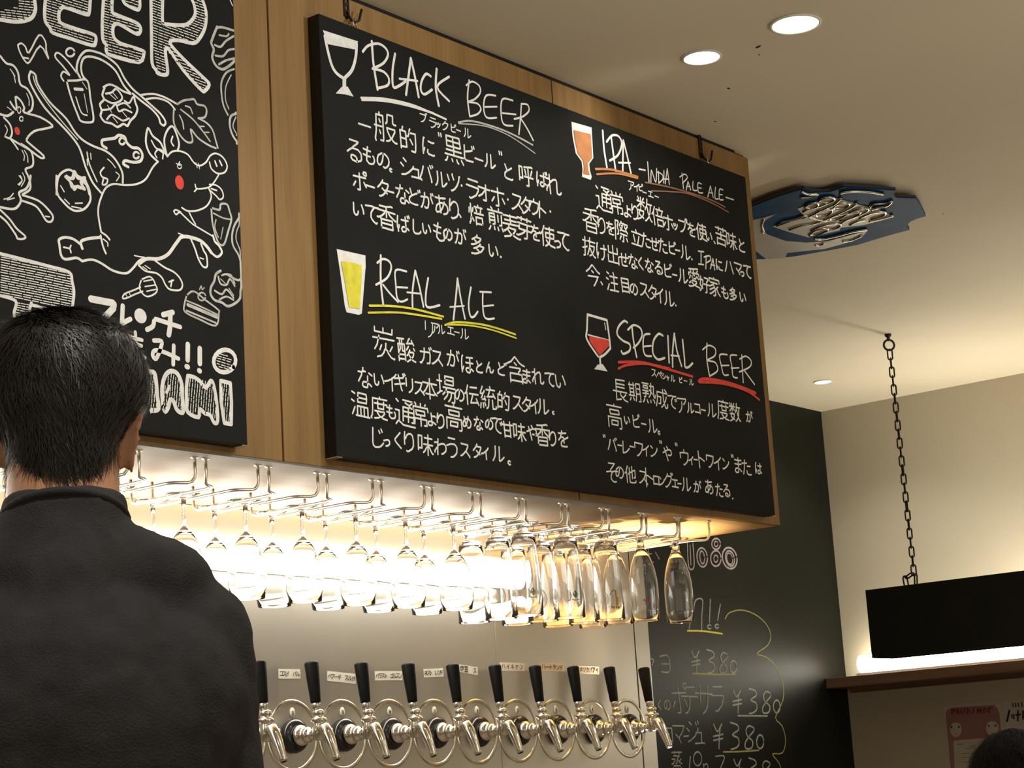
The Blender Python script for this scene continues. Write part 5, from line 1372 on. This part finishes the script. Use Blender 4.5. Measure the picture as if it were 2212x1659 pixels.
PW, PB, PG = wine_glass(), beer_glass(1), beer_glass(2)
first = {}
def hang(proto, x, y, label, group, cat='glass', dz=0):
    k = id(proto); g = proto if k not in first else copy_tree(proto)
    first[k] = 1
    g.location = (x, y, ZW + RW + .0050 + dz); g.rotation_euler = (0, 0, rnd.uniform(0, 6)) 
    return tag(g, label, cat, group)


def nth(x):
    k = len(UX) - min(range(len(UX)), key=lambda i: abs(UX[i] - x))
    return 'the rack at the right end' if k == 1 else 'the %s rack from the right' % ORD[k - 1]


copies = []
wine = [(UX[i], y_) for i in range(1, 9) for y_ in (2.052 * S, 2.118 * S)]
wn = []
for x, y in wine:
    w_ = 'rear' if y > 2.08 * S else 'front'
    wn.append(hang(PW, x, y, 'clear wine glass hung upside down, %s one in %s' % (w_, nth(x)), 'wine glasses hanging from the racks'))
yy = [1.998 * S, 2.0555 * S, 2.114 * S]; nm3 = ['front', 'middle', 'rear']
# protos are parents with no copies of prints: add prints only after copying
gob = []
for i in (9, 10, 11):
    for j in (0, 1, 2):
        gob.append((hang(PG, UX[i], yy[j], 'tall footed beer glass hanging upside down, %s in %s' % (nm3[j], nth(UX[i])), 'tall footed beer glasses hanging from the racks'), i, j))
tul = []
for i, j, y in ((12, 0, 2.000 * S), (12, 1, 2.060 * S), (12, 2, 2.120 * S), (13, 0, 1.996 * S)):
    tul.append((hang(PB, UX[i], y, 'tulip beer glass hanging upside down, %s in %s' % (nm3[j], nth(UX[i])) if i == 12 else 'rightmost clear tulip beer glass, alone in the end rack', 'tulip beer glasses at the right end of the racks'), i, j))
r_b = lambda z: np.interp(-z, [.0285, .05, .085, .106, .128, .15, .175, .203], [.009, .0185, .0298, .0330, .0344, .0342, .0334, .0328])
r_g = lambda z: np.interp(-z, [.028, .055, .085, .12, .16, .205], [.0235, .0285, .0315, .0335, .0348, .0354])
AV = math.atan2(-2.5, -3.6)
for g, i, j in tul:
    if i == 12: print_on(g, r_b, 'red', AV + .15 - g.rotation_euler.z)
for g, i, j in gob:
    if j == 0: print_on(g, r_g, 'yellow' if i == 11 else 'green', AV + .5 - g.rotation_euler.z)

# ------------------------------------------------------------------ beer taps
ZT = EYE + .107 * S


def make_tap():
    r = empty('beer_tap')
    Ry = Matrix.Rotation(math.pi / 2, 4, 'X')      # lathe axis z -> -y (towards the room)
    m = MB(); m.lathe([(.0001, .0005), (.030, .0005), (.0355, .003), (.0365, .008), (.034, .014), (.028, .018), (.022, .019), (.0001, .019)], 32, 0, Ry); m.build('collar', M_RUB, r)
    m = MB(); m.lathe([(.0001, .0192), (.021, .0192), (.0225, .023), (.0215, .029), (.017, .034), (.014, .037), (.0145, .041), (.0165, .044), (.0165, .048), (.0125, .051), (.0105, .054), (.0105, .066), (.0001, .066)], 28, 0, Ry); m.build('shank', M_CHROME, r)
    yb = -.078
    m = MB(); m.lathe([(.0001, -.014), (.010, -.014), (.0135, -.010), (.0135, .012), (.0125, .020), (.0118, .024), (.0165, .026), (.0175, .029), (.0165, .032), (.0110, .034), (.0100, .038), (.0125, .041), (.0125, .046), (.0085, .050), (.0001, .050)], 28, 0, Matrix.Translation((0, yb, 0)))
    m.build('faucet_body', M_CHROME, r)
    Hm = Matrix.Translation((0, yb, 0)) @ Matrix.Rotation(R_(-6), 4, 'X')
    m = MB(); m.lathe([(.0001, .0505), (.0082, .0505), (.0085, .058), (.0098, .064), (.0001, .064)], 20, 0, Hm); m.build('ferrule', M_STEELP, r)
    m = MB(); m.lathe([(.0001, .0642), (.0102, .0642), (.0110, .068), (.0122, .090), (.0140, .120), (.0152, .146), (.0148, .1485), (.0105, .1510), (.0001, .1518)], 24, 0, Hm); m.build('handle', M_BLK, r)
    m = MB(); m.tube([(0, yb - .004, .006), (0, yb - .010, .012), (0, yb - .018, .010), (0, yb - .025, -.002), (0, yb - .036, -.026), (0, yb - .045, -.050), (0, yb - .0475, -.056)], [.0115, .0128, .0130, .0122, .0104, .0086, .0080], 20)
    m.build('spout', M_CHROME, r)
    m = MB(); m.tube([(0, yb - .0476, -.0562), (0, yb - .0478, -.0568)], [.0062, .0062], 16); m.build('spout_opening', M_INK, r)
    m = MB(); m.tube([(.010, yb, .004), (.022, yb, .004), (.030, yb, .006)], [.0035, .003, .003], 10); m.ell((.034, yb, .007), (.0055, .0055, .0055)); m.build('flow_lever', M_CHROME, r)
    return r


M_STEELP = mat('satin_steel', (.55, .52, .46), .3, metal=1, vary=.05)
tapX = [3.171 - .1165 * (9 - i) for i in range(10)]
T0 = make_tap(); taps = []
RG = empty('tap_arc_and_plate')
# added raised rings imitate the bright arcs of light around each tap
def arc_ring(r):
    m = MB(); Ry = Matrix.Rotation(math.pi / 2, 4, 'X')
    m.lathe([(.0765, .0002), (.0748, .0016), (.0720, .0024), (.0692, .0016), (.0672, .0002), (.0672, .0001), (.0765, .0001)], 56, 0, Ry)
    return m.build('light_arc_ring', M_STEELD, r)
M_STEELD = mat('polished_steel', (.70, .66, .56), .2, metal=1, vary=.03, scale=12)
ticks = {}
for i, x in enumerate(tapX):
    t = T0 if i == 0 else copy_tree(T0)
    k = len(tapX) - i
    t.location = (x * S, Y_STEEL, ZT)
    tag(t, ('chrome beer tap with a black handle, %s from the right' % ORD[k - 1]) if k > 1 else 'rightmost chrome beer tap, its handle in front of the dark wall', 'beer tap', 'row of beer taps on the steel wall')
    taps.append(t)
dm = None
for i, x in enumerate(tapX):
    r = RG if i == 0 else bpy.data.objects.new('tap_arc_and_plate', None)
    if i: C.objects.link(r)
    r.location = (x * S, Y_STEEL, ZT); k = len(tapX) - i
    tag(r, 'number plate and added light-arc ring at the %s beer tap from the right' % ORD[k - 1], 'escutcheon', 'light-arc rings and number plates behind the taps')
    if dm is None: dm = arc_ring(r).data
    else:
        o = bpy.data.objects.new('light_arc_ring', dm); C.objects.link(o); o.parent = r
    # little oval number plate
    m = MB(); m.lathe([(.0001, .0022), (.0068, .0022), (.0072, .0014), (.0072, .0004), (.0001, .0004)], 20, 0, Matrix.Translation((0, 0, .049)) @ Matrix.Rotation(math.pi / 2, 4, 'X') @ Matrix.Diagonal((1, 1.45, 1, 1))); o = m.build('number_plate', M_TAPE, r)
    m = MB(); P_ = [[(0, 4), (0, -4)], [(-2, 3), (2, 2), (-2, -4), (2, -4)], [(-2, 4), (2, 2), (0, 0), (2, -3), (-2, -4)], [(-1, 4), (-3, -1), (3, -1), (1, 2), (1, -4)]][i % 4]
    m.tube([(a * .0009, -.0028, .049 + b * .0009) for a, b in P_], .0007, 4); m.build('number', M_INK, o)
    o.children[0].location = (0, 0, 0)

# paper tape labels over the taps
zi = lambda u, v: (480 + u / 4.608, 1300 + v / 4.608)
zj = lambda u, v: (900 + u / 3.95, 1340 + v / 3.95)
tapes = [([zi(110, 622), zi(282, 622), zi(282, 712), zi(110, 728)], '深澤し'), ([zi(558, 668), zi(772, 670), zi(778, 766), zi(562, 766)], 'コスド バル'),
         ([zi(1045, 688), zi(1322, 718), zi(1327, 816), zi(1045, 786)], 'ベアード スルガ'), ([zi(1518, 690), zi(1790, 690), zi(1792, 780), zi(1524, 783)], 'バラスト ゴルデン'),
         ([zj(58, 415), zj(222, 408), zj(230, 481), zj(65, 488)], 'ネスト レッド'), ([zj(355, 374), zj(520, 400), zj(520, 470), zj(360, 438)], '伊豆 パ'),
         ([zj(708, 358), zj(918, 365), zj(920, 433), zj(712, 430)], 'ハイネケン'), ([zj(1055, 358), zj(1256, 369), zj(1258, 436), zj(1060, 430)], 'ハートランド'),
         ([zj(1380, 388), zj(1554, 395), zj(1556, 461), zj(1385, 453)], 'ネックバアイ')]
dsc = ['short paper tape label half hidden behind the man at the left of the taps', 'paper tape label between the first two visible tap handles', 'sloping paper tape label left of the third visible tap handle', 'paper tape label touching the fourth visible tap handle',
       'paper tape label left of the fifth visible tap handle', 'short tilted paper tape label with two kanji', 'paper tape label fourth from the right end reading in thin katakana' , 'paper tape label second from the right over the taps', 'rightmost paper tape label over the taps']
dsc[6] = 'paper tape label third from the right over the taps'
for (c, tx), d_ in zip(tapes, dsc):
    r = empty('tape_label', (0, 0, 0)); tag(r, d_, 'label', 'handwritten tape labels over the taps')
    P_ = [on(*p, 1, Y_STEEL) for p in c]; f = [(p.x, Y_STEEL - .0006, p.z) for p in P_]; b = [(p.x, Y_STEEL - .0001, p.z) for p in P_]
    m = MB(); m.add(f + b, [(0, 1, 2, 3), (7, 6, 5, 4), (0, 4, 5, 1), (1, 5, 6, 2), (2, 6, 7, 3), (3, 7, 4, 0)]); m.build('paper', M_TAPE, r)
    I = Ink(1, Y_STEEL, -1, .0010); n = len(tx)
    for j, ch in enumerate(tx):
        if ch == ' ': continue
        t = (j + .7) / (n + .4)
        cx = (c[0][0] * (1 - t) + c[1][0] * t + c[3][0] * (1 - t) + c[2][0] * t) / 2; cy = (c[0][1] * (1 - t) + c[1][1] * t + c[3][1] * (1 - t) + c[2][1] * t) / 2
        I.glyph(ch if ch in GL else 'ス', cx, cy, 11 if ch in '深澤伊豆' else 9.0, 1.25, 'black_ink', 1.0)
    I.finish(r, {'black_ink': 'handwriting'})

# ------------------------------------------------------------------ people
def remeshed(m, name, mt, parent, vox, smooth=8, disp=None):
    o = m.build(name, mt, parent)
    rm = o.modifiers.new('remesh', 'REMESH'); rm.mode = 'VOXEL'; rm.voxel_size = vox; rm.use_smooth_shade = True
    sm = o.modifiers.new('smooth', 'SMOOTH'); sm.iterations = smooth; sm.factor = .5
    if disp:
        tx = bpy.data.textures.new(name + '_folds', 'CLOUDS'); tx.noise_scale = disp[0]; tx.noise_depth = 3
        dd = o.modifiers.new('folds', 'DISPLACE'); dd.texture = tx; dd.strength = disp[1]; dd.mid_level = .5; dd.texture_coords = 'LOCAL'
    return o


M_JET = mat('jet_black_hair', (.006, .005, .005), .75, vary=.3, scale=40, spec=.08)


def hair_profile(z):
    zz = [-.108, -.095, -.08, -.06, -.04, -.02, .0, .02, .04, .055, .07, .08, .088, .092]
    ww = [.057, .058, .058, .060, .072, .089, .0945, .093, .087, .078, .062, .045, .026, .001]
    bb = [.086, .089, .091, .094, .098, .101, .102, .101, .096, .088, .070, .050, .028, .001]
    return float(np.interp(z, zz, ww)), float(np.interp(z, zz, bb))


def hair(parent, n_strand, seed, cut=-.093):
    r = random.Random(seed)
    # cap: rings, front kept above the brow
    m = MB(); nr, na = 22, 40; vs = []
    for i in range(nr):
        z = cut + (.0915 - cut) * (1 - (1 - i / (nr - 1)) ** 1.6); w, b = hair_profile(z)
        for k in range(na):
            a = 2 * math.pi * k / na; f = math.sin(a)
            zz = z
            if f > -.05 and z < .035: zz = max(z, min(.035, cut + (.035 - cut) * min(1, (f + .05) * 3.2)))
            w2, b2 = hair_profile(zz)
            j = .0022 * math.sin(9 * a + z * 90) + .0015 * math.sin(23 * a - z * 160)
            vs.append((math.cos(a) * (w2 + j - .006), f * (b2 + j - .006) + .0, zz + .004 * math.sin(7 * a) * (i < 2)))
    fs = []
    for i in range(nr - 1):
        for k in range(na): fs.append((i * na + k, i * na + (k + 1) % na, (i + 1) * na + (k + 1) % na, (i + 1) * na + k))
    fs.append(tuple((nr - 1) * na + k for k in range(na)))
    m.add(vs, fs, 0, True); HM = M_HAIR if n_strand > 8000 else M_JET; o = m.build('hair', HM, parent)
    m = MB(); V = m.v; Fm = m.f
    for s_ in range(n_strand):
        a = r.uniform(0, 2 * math.pi); f = math.sin(a); z = r.uniform(cut + .004, .0915)
        if f > -.02 and z < .02 + .02 * (f > .3): continue
        L = r.uniform(.016, .038); lift = r.uniform(.001, .008) * (.75 if z > .05 else .9); tw = r.uniform(-.25, .25) + .25 * math.sin(3 * a)
        pts = []
        for q_ in range(4):
            t = q_ / 3; zz = z - L * t * (1.0 if z < .06 else .45); aa = a + tw * t
            w, b = hair_profile(max(zz, -.106)); e = .0008 + lift * t ** 1.3
            if z >= .06:
                k_ = 1 + .0; 
            pts.append(Vector((math.cos(aa) * (w + e - .002), math.sin(aa) * (b + e - .002), zz + (.006 * t * (z > .05)))))
        wd_ = r.uniform(.0006, .0012); k = len(V); tg = Vector((-math.sin(a), math.cos(a), 0))
        for q_, p in enumerate(pts):
            ww = wd_ * (1 - q_ / 3.4); V.append(tuple(p - tg * ww)); V.append(tuple(p + tg * ww))
        for q_ in range(3): Fm.append((k + 2 * q_, k + 2 * q_ + 1, k + 2 * q_ + 3, k + 2 * q_ + 2)); m.m.append(0); m.sm.append(True)
    m.build('hair_strands', HM, o, kind='stuff')


def ear(m, sx):
    # pinna: curved rim, lobe and bowl, leaning outwards and back
    c = Vector((sx * .0655, -.012, -.056))
    for k in range(10):
        a = math.pi * (-.35 + 1.5 * k / 9)
        m.ell(c + Vector((sx * (.006 + .010 * math.sin(a * .6 + .5)), -.016 * math.cos(a - .8) + .002 , .029 * math.sin(a - .15) + .002)), (.0052, .0052, .0062), nu=8, nv=6)
    m.ell(c + Vector((sx * .004, 0, .004)), (.005, .014, .024), nu=10, nv=8)
    m.ell(c + Vector((sx * .006, .002, -.025)), (.0058, .0075, .0095), nu=8, nv=6)


def hand(m, wrist, fdir, side):
    f = Vector(fdir).normalized(); s_ = Vector((side, 0, 0)); n_ = f.cross(s_).normalized(); s_ = n_.cross(f).normalized()
    p = Vector(wrist)
    for t in (0, .35, .7, 1): m.ell(p + f * (.02 + .06 * t), (.020 + .018 * min(1, t + .3) * .9, .020, .014), nu=12, nv=8)
    m.cone(p, p + f * .05, .024, .026, 12)
    for i, (o_, L) in enumerate(((-.030, .060), (-.010, .072), (.011, .068), (.031, .054))):
        b = p + f * .085 + s_ * o_; c1 = b + f * L * .45 - n_ * .004; c2 = c1 + (f * .8 - n_ * .6).normalized() * L * .30; c3 = c2 + (f * .35 - n_ * .94).normalized() * L * .25
        m.tube([b - f * .02, b, c1, c2, c3, c3 + (c3 - c2) * .2], [.0095, .0092, .0086, .008, .0072, .003], 8)
    b = p + f * .025 - s_ * .026; m.tube([b, b - s_ * .02 + f * .022, b - s_ * .030 + f * .045 - n_ * .008, b - s_ * .026 + f * .068 - n_ * .016, b - s_ * .025 + f * .072 - n_ * .018], [.013, .011, .0095, .0085, .003], 8)


def make_person(name, loc, face, label, seated, seed, strands, zfloor):
    root = empty(name, loc, face); tag(root, label, 'person')
    # frame: origin between the ears, y = the way he faces, z up
    m = MB()
    m.ell((0, .002, -.004), (.078, .094, .084)); m.ell((0, .034, -.070), (.056, .060, .072)); m.ell((0, .052, -.118), (.034, .034, .026))
    m.ell((0, -.010, -.055), (.062, .066, .055))
    m.cone((0, .094, -.038), (0, .108, -.062), .008, .012, 10); m.ell((0, .093, -.094), (.022, .008, .006)); m.ell((0, .092, -.103), (.018, .008, .006))
    for sx in (-1, 1):
        m.ell((sx * .030, .085, -.028), (.014, .008, .009)); ear(m, sx)
    m.cone((0, -.020, -.07), (0, -.044, -.20), .057, .061, 20)
    hz = -.80 if not seated else -.74
    m.cone((-.11, -.05, -.25), (.11, -.05, -.25), .042, .042, 16)
    m.ell((0, -.055, -.36), (.155, .10, .16)); m.ell((0, -.04, -.52), (.135, .09, .16)); m.ell((0, -.03, hz + .08), (.148, .10, .12))
    for sx in (-1, 1):
        sh = (sx * .130, -.048, -.262)
        el = (sx * .158, -.01, -.52); wr = (sx * .16, .19, -.66)
        if seated: el = (sx * .205, .03, -.53); wr = (sx * .13, .26, -.58)
        m.cone(sh, el, .048, .036, 14); m.cone(el, wr, .037, .025, 14); hand(m, wr, Vector(wr) - Vector(el), sx)
        hip = (sx * .085, -.03, hz)
        if seated: kn = (sx * .10, .36, hz - .03); an = (sx * .10, .33, zfloor + .09)
        else: kn = (sx * .092, .0, hz - .40); an = (sx * .095, -.03, zfloor + .09)
        m.cone(hip, kn, .082, .052, 16); m.cone(kn, an, .052, .036, 16)
        m.cone(an, (an[0], an[1] + .10, zfloor + .05), .036, .028, 12)
    remeshed(m, 'body', M_SKIN, root, .0055, 6)
    # t-shirt
    m = MB(); g = .012
    m.cone((-.098, -.055, -.254), (.098, -.055, -.254), .044 + g, .044 + g, 20)
    m.cone((.005, -.050, -.190), (.100, -.056, -.212), .062, .050, 18); m.cone((-.005, -.050, -.190), (-.100, -.056, -.212), .062, .050, 18)
    m.tube([(0, -.046, -.118), (0, -.048, -.150), (0, -.052, -.20), (0, -.055, -.26)], [.0625, .068, .082, .09], 28)
    m.ell((0, -.065, -.36), (.152 + g, .105 + g, .17)); m.ell((0, -.045, -.52), (.145 + g, .098 + g, .18)); m.ell((0, -.035, hz + .10), (.158 + g, .108 + g, .12))
    for sx in (-1, 1): m.cone((sx * .129, -.05, -.268), (sx * .146, -.03, -.45), .049 + g, .043 + g, 18)
    for sx in (-1, 1): m.ell((sx * .105, -.07, -.33), (.075, .075, .10))
    remeshed(m, 'shirt', M_SHIRT, root, .006, 10, (.06, .012))
    m = MB(); n = 40; P_ = [(.0630 * math.cos(a), -.046 + .0635 * math.sin(a), -.122 - .024 * (math.sin(a) + 1)) for a in [2 * math.pi * i / n for i in range(n)]]
    m.tube(P_, .0050, 8, closed=True); m.build('collar', M_SHIRT, root)
    m = MB()
    m.ell((0, -.03, hz + .03), (.160, .112, .11))
    for sx in (-1, 1):
        hip = (sx * .085, -.03, hz)
        if seated: kn = (sx * .10, .36, hz - .03); an = (sx * .10, .33, zfloor + .09)
        else: kn = (sx * .092, .0, hz - .40); an = (sx * .095, -.03, zfloor + .09)
        m.cone(hip, kn, .094, .064, 16); m.cone(kn, (an[0], an[1], an[2] + .03), .064, .052, 16)
    remeshed(m, 'trousers', M_PANTS, root, .010, 6)
    for sx in (-1, 1):
        ay = .33 if seated else -.03
        m = MB(); m.ell((sx * .097, ay + .01, zfloor + .045), (.042, .06, .045)); m.cone((sx * .097, ay, zfloor + .035), (sx * .10, ay + .16, zfloor + .028), .038, .030, 12)
        o = m.build('shoe', M_SHOE, root)
    hair(root, strands, seed)
    return root


hp = EYEV + ray(133, 852) * 2.05
az = math.atan2(hp.x, hp.y) - .02
make_person('person', hp, -az, 'man in a black T-shirt seen from behind, standing before the taps', False, 3, 15000, -hp.z)
h2 = EYEV + ray(2196, 1672) * 3.9
zf2 = -h2.z
p2 = make_person('person', h2, -math.atan2(h2.x, h2.y) - .3, 'seated dark-haired person whose crown shows at the bottom right corner', True, 5, 2500, zf2)
st = empty('bar_stool', (h2.x, h2.y, 0)); st.rotation_euler = (0, 0, p2.rotation_euler.z); tag(st, 'round wooden bar stool under the seated person at the bottom right', 'stool')
hs = h2.z - .74 - .105
m = MB(); m.lathe([(.0001, hs), (.165, hs), (.17, hs - .01), (.165, hs - .035), (.0001, hs - .035)], 32, 0, Matrix.Translation((0, -.03, 0))); m.build('seat', M_WOODY, st)
for a in range(4):
    t = a * math.pi / 2 + .78
    m = MB(); m.tube([(.11 * math.cos(t), -.03 + .11 * math.sin(t), hs - .035), (.17 * math.cos(t), -.03 + .17 * math.sin(t), 0)], .013, 10); m.build('leg', M_IRON, st)
